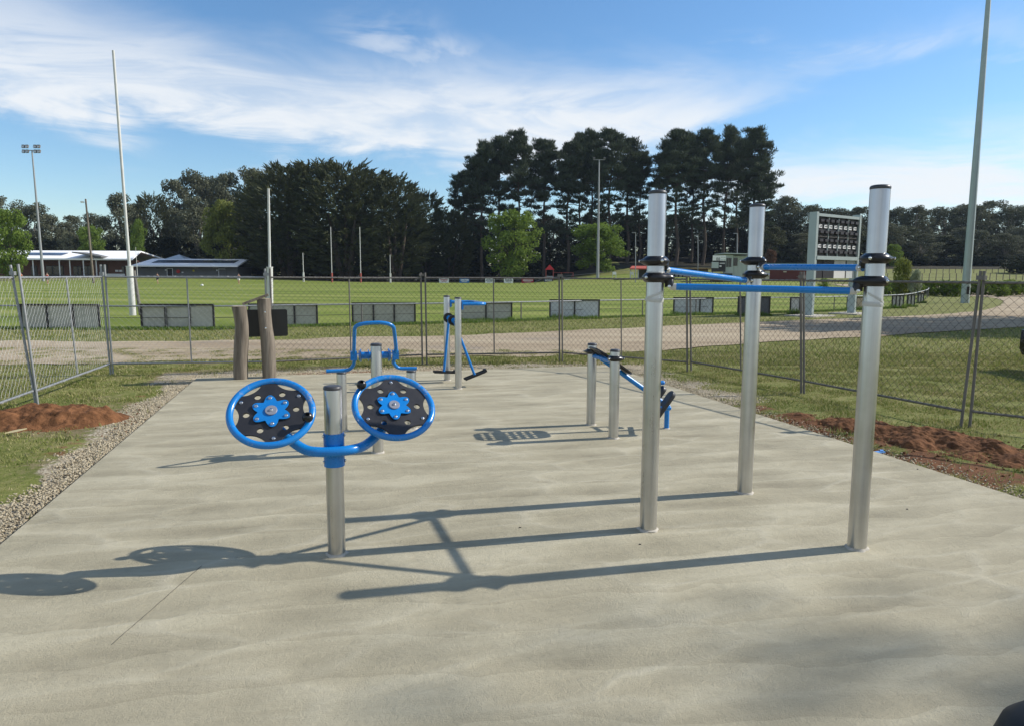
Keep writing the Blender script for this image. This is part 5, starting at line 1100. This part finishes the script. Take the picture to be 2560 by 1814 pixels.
# ------------------------------------------------------------------ trees
def rand_dir(n):
    v = RNG.normal(size=(n, 3)); return v/np.linalg.norm(v, axis=1)[:, None]
def leaves(P, size, nrm=None, stretch=None, jitter=1.0):
    n = len(P); a = rand_dir(n) if nrm is None else nrm+jitter*rand_dir(n); a /= np.linalg.norm(a, axis=1)[:, None]
    b = np.cross(a, rand_dir(n)); b /= np.linalg.norm(b, axis=1)[:, None]; c = np.cross(a, b); s = size*RNG.uniform(.6, 1.3, n)
    if stretch is not None: a_, b = c, stretch; b = b+.45*rand_dir(n); b /= np.linalg.norm(b, axis=1)[:, None]; c = np.cross(b, rand_dir(n)); c /= np.linalg.norm(c, axis=1)[:, None]; w = s*.28; l = s*1.5
    else: w = s*.5; l = s*.62
    V = np.zeros((n, 4, 3)); V[:, 0] = P-b*l[:, None]; V[:, 1] = P+c*w[:, None]-b*(l*.1)[:, None]; V[:, 2] = P+b*l[:, None]; V[:, 3] = P-c*w[:, None]+b*(l*.1)[:, None]
    return V.reshape(-1, 3)
def crown_mesh(name, chunks):
    V = np.concatenate(chunks); return np_mesh(name, V, np.arange(len(V)).reshape(-1, 4))
def clump(c, r, n, size, flat=1.0, shell=.55):
    d = rand_dir(n); rad = (shell+(1-shell)*RNG.uniform(0, 1, n)**.5)*RNG.uniform(.8, 1.1, n); P = np.array(c)+d*rad[:, None]*np.array([r, r, r*flat]); return leaves(P, size, d, None, .9)
def make_tree(kind, seed):
    global RNG
    RNG = np.random.default_rng(seed); rd = random.Random(seed); trunk = MB(); ch = []
    if kind == 'pine':      # unit: 1 m; 36 m tall
        H = 36; bend = [Vector((rd.uniform(-.5, .5), rd.uniform(-.5, .5), z)) for z in np.linspace(0, H*.95, 7)]; bend[0] = Vector((0, 0, -.5)); sp = spline(bend, 4); trunk.tube(sp, [max(.07, .5*(1-i/len(sp))+.05) for i in range(len(sp))], 8)
        tk = lambda z: Vector((np.interp(z, [p.z for p in bend], [p.x for p in bend]), np.interp(z, [p.z for p in bend], [p.y for p in bend]), z))
        z = H*rd.uniform(.26, .34)
        while z < H*.97:
            f = z/H; Lm = 5.2*(math.sin(min(1, (f-.12)/.5)*PI/2)**.6)*(1-max(0, (f-.62)/.40)**1.8)+.5
            for q in range(3 if f > .6 else 2):
                a = rd.uniform(0, 2*PI); L = Lm*rd.uniform(.55, 1.15); s = tk(z); e = s+Vector((math.cos(a)*L, math.sin(a)*L, L*rd.uniform(.0, .38))); md = s.lerp(e, .5)+UP*-.1*L
                trunk.tube([s, md, e], [.12, .08, .04], 4, False)
                for w in range(rd.choice((2, 3)) if f < .6 else 3):
                    t_ = rd.uniform(.45, 1.05); c = s.lerp(e, t_)+Vector((rd.gauss(0, .6), rd.gauss(0, .6), rd.uniform(0, .6))); r = rd.uniform(.8, 1.5)*(1.1 if f > .5 else .85)
                    n = int((44 if f < .62 else 50)*r); d = rand_dir(n); P = np.array(c)+d*np.array([r, r, r*(.34 if f < .62 else .5)])*RNG.uniform(.3, 1.15, n)[:, None]; up = np.tile([0, 0, .7], (n, 1))+d*.8
                    ch.append(leaves(P, .37, None, up))
            z += rd.uniform(.55, 1.0)*(1.25 if f < .55 else .8)
    elif kind == 'cypress':
        H = 27; [trunk.tube([(a, b, -.5), (a*2.4, b*2.4, 7), (a*4, b*4, 15)], [.7, .5, .2], 7) for a, b in ((0, 0), (.9, .3), (-.8, .5), (.2, -.9))]
        for k in range(900):
            th = rd.uniform(0, 2*PI); zf = rd.uniform(.06, 1); R = 9.8*(math.sin(min(1, zf/.45)*PI/2)**.5)*math.sqrt(max(0.02, 1-max(0, (zf-.38)/.64)**2.2)); rr = R*rd.uniform(.55, 1.0)
            c = Vector((math.cos(th)*rr, math.sin(th)*rr, zf*H*.93)); out = Vector((math.cos(th)*.95+rd.uniform(-.3, .3), math.sin(th)*.95+rd.uniform(-.3, .3), .12+.75*zf*zf)).normalized(); n = 15; L = rd.uniform(1.3, 2.9)
            t_ = RNG.uniform(0, 1, n); sp_ = (1-t_)*.7; P = np.array(c)+np.array(out)[None]*(t_*L)[:, None]+rand_dir(n)*sp_[:, None]; ch.append(leaves(P, .46, None, np.tile(np.array(out), (n, 1))))
    elif kind in ('gum', 'green', 'bush', 'shade'):
        if kind == 'gum': H, R, nc, n, ls, cr0, base = 24, 6.8, 74, 165, .42, (1.3, 2.4), .10
        elif kind == 'green': H, R, nc, n, ls, cr0, base = 14, 6.2, 84, 130, .38, (1.0, 1.9), .08
        elif kind == 'shade': H, R, nc, n, ls, cr0, base = 11, 2.8, 26, 24, .14, (.5, 1.0), .5
        else: H, R, nc, n, ls, cr0, base = 4, 2.4, 30, 110, .28, (.7, 1.2), -.12
        tops = []
        for k in range(nc):
            zf = base+(1-base)*rd.random()**.8; pr = math.sin(PI*min(1, max(0.02, (zf-base*.5)/(1.12-base*.5))))**.6; th = rd.uniform(0, 2*PI); rr = R*pr*rd.uniform(.25, .95); c = (math.cos(th)*rr, math.sin(th)*rr, zf*H*.93); r = rd.uniform(*cr0)
            ch.append(clump(c, r, int(n*(r/cr0[1])**1.5)+14, ls, .72 if kind != 'bush' else .8)); tops.append(c)
        hs = H*(.42 if kind != 'bush' else .2); fork = Vector((rd.uniform(-.4, .4), 0, hs)); trunk.tube([(0, 0, -.4), fork*.5+Vector((.1, 0, 0)), fork], [H*.016+.05, H*.012+.04, H*.010+.03], 8)
        for c in rd.sample(tops, min(len(tops), 12)): c = Vector(c); trunk.tube([fork*(.6 if kind == 'gum' else .8), fork.lerp(c, .5)+Vector((0, 0, .4)), c], [H*.008+.02, H*.005+.015, .03], 5, False)
    lm = {'pine': 'pine_needles', 'cypress': 'cypress_leaves', 'gum': 'gum_leaves', 'green': 'green_leaves', 'bush': 'dark_bush', 'shade': 'green_leaves'}[kind]
    cm = crown_mesh('crown', ch); me = bpy.data.meshes.new('trunk'); me.from_pydata([tuple(v) for v in trunk.v], [], trunk.f); smooth_mesh(me, 60); me.materials.append(M['gum_bark'] if kind == 'gum' else M['bark']); cm.materials.append(M[lm])
    return me, cm, H
PROTO = {k: [make_tree(k, 100+7*i+hash_) for i in range(n)] for k, n, hash_ in (('pine', 4, 1), ('cypress', 3, 2), ('gum', 4, 3), ('green', 3, 4), ('bush', 3, 5), ('shade', 2, 6))}
MATCROWN = {}
def plant(kind, name, label, x, y, h, w=1.0, var=0, leafmat=None, group=None, cat='tree', rot=None, z=None):
    tm, cm, H = PROTO[kind][var % len(PROTO[kind])]; s = h/H
    if leafmat:
        key = (cm.name, leafmat)
        if key not in MATCROWN: c2 = cm.copy(); c2.materials.clear(); c2.materials.append(M[leafmat]); MATCROWN[key] = c2
        cm = MATCROWN[key]
    t = bpy.data.objects.new(name, None); C.objects.link(t); t.location = (x, y, terr(x, y) if z is None else z); t.rotation_euler = (0, 0, random.uniform(0, 6.28) if rot is None else rot); t.scale = (s*w, s*w, s); props(t, label, cat, group)
    for nm, me in (('trunk', tm), ('crown', cm)): o = bpy.data.objects.new(nm, me); C.objects.link(o); o.parent = t
    return t
def plant_px(kind, name, label, px, ptop, Y, width_px, **k):
    a = A(px, ptop, Y); h = a.z-terr(a.x, Y); nat = {'pine': 12.2, 'cypress': 17, 'gum': 13.5, 'green': 13.5, 'bush': 5.6}[kind]; H = PROTO[kind][0][2]
    w = (width_px*Y/FPX)/(nat*h/H); return plant(kind, name, label, a.x, Y, h, w, **k)
def ordn(i): return ['first', 'second', 'third', 'fourth', 'fifth', 'sixth', 'seventh', 'eighth', 'ninth', 'tenth', 'eleventh', 'twelfth', 'thirteenth', 'fourteenth', 'fifteenth', 'sixteenth', 'seventeenth', 'eighteenth', 'nineteenth', 'twentieth', 'twenty-first', 'twenty-second', 'twenty-third', 'twenty-fourth', 'twenty-fifth', 'twenty-sixth', 'twenty-seventh', 'twenty-eighth', 'twenty-ninth', 'thirtieth'][i]
def forest():
    pine = [(1160, 425, 188, 95), (1205, 357, 182, 105), (1250, 340, 186, 100), (1297, 329, 180, 95), (1362, 345, 184, 98), (1424, 356, 182, 100), (1454, 333, 192, 80), (1484, 326, 186, 80), (1528, 321, 180, 105), (1575, 346, 184, 95), (1605, 378, 186, 70)]
    for i, (x, y, Y, w) in enumerate(pine): plant_px('pine', 'pine_tree', 'tall dark pine, %s from the left in the middle pine group' % ordn(i), x, y, Y, w, var=i, group='tall pines behind the oval')
    pine2 = [(1668, 352, 184, 90), (1700, 323, 178, 105), (1738, 340, 190, 80), (1768, 322, 180, 100), (1822, 319, 184, 90), (1852, 345, 192, 80), (1890, 322, 178, 105), (1905, 400, 176, 80)]
    for i, (x, y, Y, w) in enumerate(pine2): plant_px('pine', 'pine_tree', 'tall dark pine, %s from the left in the right pine group' % ordn(i), x, y, Y, w, var=i+1, group='tall pines behind the oval')
    cyp = [(672, 425, 188, 150), (715, 408, 172, 190), (790, 398, 176, 200), (860, 400, 170, 210), (935, 425, 176, 170), (985, 434, 170, 150), (1062, 474, 178, 110), (1120, 520, 182, 110), (378, 480, 205, 90)]
    for i, (x, y, Y, w) in enumerate(cyp): plant_px('cypress', 'cypress_tree', ('broad dark cypress, %s from the left in the big cypress mass' % ordn(i)) if i < 6 else ['small dark cypress right of the big cypress mass', 'dark cypress at the left foot of the tall pines', 'dark cypress between gum trees above the grey clubroom'][i-6], x, y, Y, w, var=i, group='dark cypresses behind the oval')
    # left gums
    gl = [(10, 484, 215, 100), (75, 505, 205, 95), (118, 528, 210, 80), (165, 552, 215, 70), (200, 536, 225, 95), (242, 532, 220, 80), (300, 474, 200, 105), (345, 500, 215, 80), (438, 444, 215, 95), (492, 424, 222, 110), (530, 432, 228, 80), (562, 424, 218, 90), (605, 412, 222, 110), (640, 440, 226, 80), (486, 482, 198, 100), (440, 520, 202, 90), (560, 500, 205, 90)]
    for i, (x, y, Y, w) in enumerate(gl): plant_px('gum', 'gum_tree', 'grey brown gum tree, %s of the left forest counted in planting rows' % ordn(i) if i > 13 else 'grey brown gum tree, %s from the left along the left skyline' % ordn(i), x, y, Y, w, var=i, group='gum trees on the left skyline')
    gr = [(1945, 500, 215, 90), (1972, 486, 205, 80), (2015, 508, 200, 95), (2050, 520, 214, 80), (2088, 514, 206, 100), (2130, 522, 216, 85), (2168, 512, 204, 90), (2212, 522, 214, 90), (2252, 512, 206, 80), (2290, 511, 200, 75), (2330, 520, 216, 90), (2372, 514, 206, 95), (2405, 506, 220, 80), (2440, 508, 204, 95), (2485, 496, 210, 95), (2530, 512, 204, 90), (2565, 508, 216, 90), (2610, 500, 206, 90)]
    for i, (x, y, Y, w) in enumerate(gr): plant_px('gum', 'gum_tree', 'grey green gum tree, %s from the left along the right forest skyline' % ordn(i), x, y, Y, w*1.05, var=i+2, group='gum trees of the right forest skyline')
    for i in range(19): x = 1930+i*37+random.uniform(-9, 9); plant_px('gum', 'gum_tree', 'shorter gum tree, %s from the left in the front row of the right forest' % ordn(i), x, random.uniform(552, 588), random.uniform(182, 192), 88, var=i, leafmat='cypress_leaves' if i % 3 == 0 else None, group='front row of the right forest')
    # dark understorey along the whole back
    xs = np.arange(-60, 1960, 72); 
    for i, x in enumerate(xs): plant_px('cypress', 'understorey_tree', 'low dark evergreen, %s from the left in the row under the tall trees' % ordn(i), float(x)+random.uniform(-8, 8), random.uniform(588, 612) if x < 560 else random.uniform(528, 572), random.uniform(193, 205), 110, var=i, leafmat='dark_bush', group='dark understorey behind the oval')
    xs = np.arange(300, 1960, 58)
    for i, x in enumerate(xs): plant_px('bush', 'understorey_bush', 'low dark bush, %s from the left along the ground under the trees' % ordn(i), float(x)+random.uniform(-8, 8), random.uniform(655, 668), random.uniform(188, 191) if x > 620 else 192, 90, var=i, cat='bush', group='dark bushes on the ground behind the oval')
    for i in range(17): plant_px('bush', 'understorey_bush', 'low dark bush, %s from the left at the foot of the right forest' % ordn(i), 1950+i*40+random.uniform(-9, 9), random.uniform(634, 652), 184, 80, var=i, cat='bush', group='dark bushes at the foot of the right forest')
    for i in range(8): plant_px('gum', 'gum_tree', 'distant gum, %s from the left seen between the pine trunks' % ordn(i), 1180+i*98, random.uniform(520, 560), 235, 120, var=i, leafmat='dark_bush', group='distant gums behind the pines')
    # lighter individual trees
    plant_px('green', 'leafy_tree', 'bright green broad tree in front of the left pines', 1281, 522, 160, 158, var=0, rot=1.0); plant_px('green', 'leafy_tree', 'bright green round tree right of the tall middle light pole', 1497, 553, 160, 168, var=1, rot=2.0)
    plant_px('green', 'leafy_tree', 'yellow green drooping tree left of the big cypress mass', 558, 497, 176, 124, var=2, leafmat='yellow_leaves'); plant_px('green', 'leafy_tree', 'light green tree at the left edge of the photo', 18, 520, 140, 112, var=0)
    plant_px('green', 'leafy_tree', 'mid green tree behind the pavilion canopy', 225, 560, 186, 80, var=1); plant_px('green', 'leafy_tree', 'narrow green tree behind the tall goal post', 345, 546, 184, 50, var=2); plant_px('green', 'leafy_tree', 'brownish tree between the light pole and the timber power pole', 170, 578, 186, 60, var=2, leafmat='gum_leaves')
    plant_px('green', 'plum_tree', 'small reddish plum tree behind the maroon shed', 1928, 622, 135, 34, var=1, leafmat='plum_leaves')
    plant_px('green', 'leafy_tree', 'light green tree in front of the right forest by the front pull up post', 2236, 610, 176, 50, var=0)
    b = [('bush', 'bush', 'round brown green bush on the paddock edge at right', 2258, 655, 62, 50, None), ('bush', 'bush', 'pale flowering bush leaning on the round brown green bush', 2290, 676, 61, 34, 'pale_bush')]
    for kd, nm, lab, x, yt, Y, w, lm in b: plant_px(kd, nm, lab, x, yt, Y, w, var=0 if lm is None else 1, leafmat=lm or 'yellow_leaves', cat='bush')
    for i in range(16): plant_px('bush', 'scrub', 'low green scrub clump, %s from the left along the paddock edge' % ordn(i), 2205+i*27, random.uniform(702, 706), random.uniform(62, 68), 52, var=i, leafmat='green_leaves', cat='bush', group='scrub along the paddock edge')
    for i, (x, yt) in enumerate(((2170, 690), (2145, 694), (2060, 698))): plant_px('bush', 'bush', ['low bush right of the scoreboard legs', 'low bush under the scoreboard', 'low bush left of the scoreboard leg'][i], x, yt, 80, 26, var=i, leafmat='green_leaves', cat='bush')
    for i, (x, y, w) in enumerate(((2580, 640, 120), (500, 652, 60), (590, 664, 50))): plant_px('bush', 'bush', ['dark bush at the right edge by the forest', 'dark bush behind the grey clubroom roof', 'dark bush at the right end of the grey clubroom'][i], x, y, 175 if i else 150, w, var=i, cat='bush')
forest()
# trees outside the frame on the right whose shade falls on the track and on the near concrete
for i, (x, y, h, w) in enumerate(((27, 27.6, 12, 1.0), (33, 29, 13, 1.0), (39, 30.5, 12, 1.0), (46, 33, 14, 1.0))): plant('green', 'leafy_tree', 'green tree outside the frame, %s along the right side of the track' % ordn(i), x, y, h, w, var=i, group='trees outside the frame at right')
plant('shade', 'leafy_tree', 'tall slender tree outside the frame far to the right of the slab', 30.0, 8.15, 25, .42, var=0, rot=.4)

# dark floor sheet: the trees' shade put into the ground colour
Lf = [Vector((x, 162 if x < 30 else 168, 0)) for x in range(-190, 200, 10)]; Rt = [Vector((x*1.5, 330, 0)) for x in range(-190, 200, 10)]
M['litter'] = plain('shaded_floor', (.040, .036, .022), .95, 0, .4, .3, .1)
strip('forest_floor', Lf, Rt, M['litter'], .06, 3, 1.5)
# tall grass along the boards
def weeds():
    P = []; H = []
    for (lab, x0, x1, yt, yb, mt, npn) in ads:
        a, b = GT(x0-6, yb+1), GT(x1+6, yb+1); L = (b-a).length; n = int(420*L)
        hh = .26 if 1100 < x0 < 2300 else .13
        for _ in range(n): t = random.random(); c = a.lerp(b, t); k = .4+.9*abs(mnoise.noise((c.x*1.4, c.y, 2))); P.append((c.x, c.y-random.uniform(0, .35), c.z)); H.append(hh*k*random.uniform(.5, 1.3))
    for _ in range(26000):
        i = random.randrange(0, 104); p = OVAL[i].lerp(OVAL[i+1], random.random()); P.append((p.x, p.y-random.uniform(-.1, .5), terr(p.x, p.y))); H.append(random.uniform(.03, .13))
    P = np.array(P); H = np.array(H); props(link('weeds', blade_mesh(P, H, np.full(len(P), .013), .5), M['weeds']), 'longer unmown grass along the foot of the oval fence', None, None, 'stuff')
weeds()

# ------------------------------------------------------------------ thin air haze over the whole place
def haze():
    m = MB(); zt = 62.0; m.box((0, 150, (zt-1.2-.05)/2), (1400, 1400, zt+1.2)); o = m.build('haze', None, None, smooth=False)
    mt = bpy.data.materials.new('haze_air'); mt.use_nodes = True; nt = mt.node_tree; nt.nodes.clear(); v = nt.nodes.new('ShaderNodeVolumePrincipled'); v.inputs['Color'].default_value = (.62, .78, 1.0, 1); v.inputs['Density'].default_value = HAZE; v.inputs['Anisotropy'].default_value = 0.2
    out = nt.nodes.new('ShaderNodeOutputMaterial'); nt.links.new(v.outputs[0], out.inputs['Volume']); o.data.materials.append(mt); props(o, 'thin bluish air haze over the oval and the far trees', None, None, 'stuff')
HAZE = 0.0001
haze()
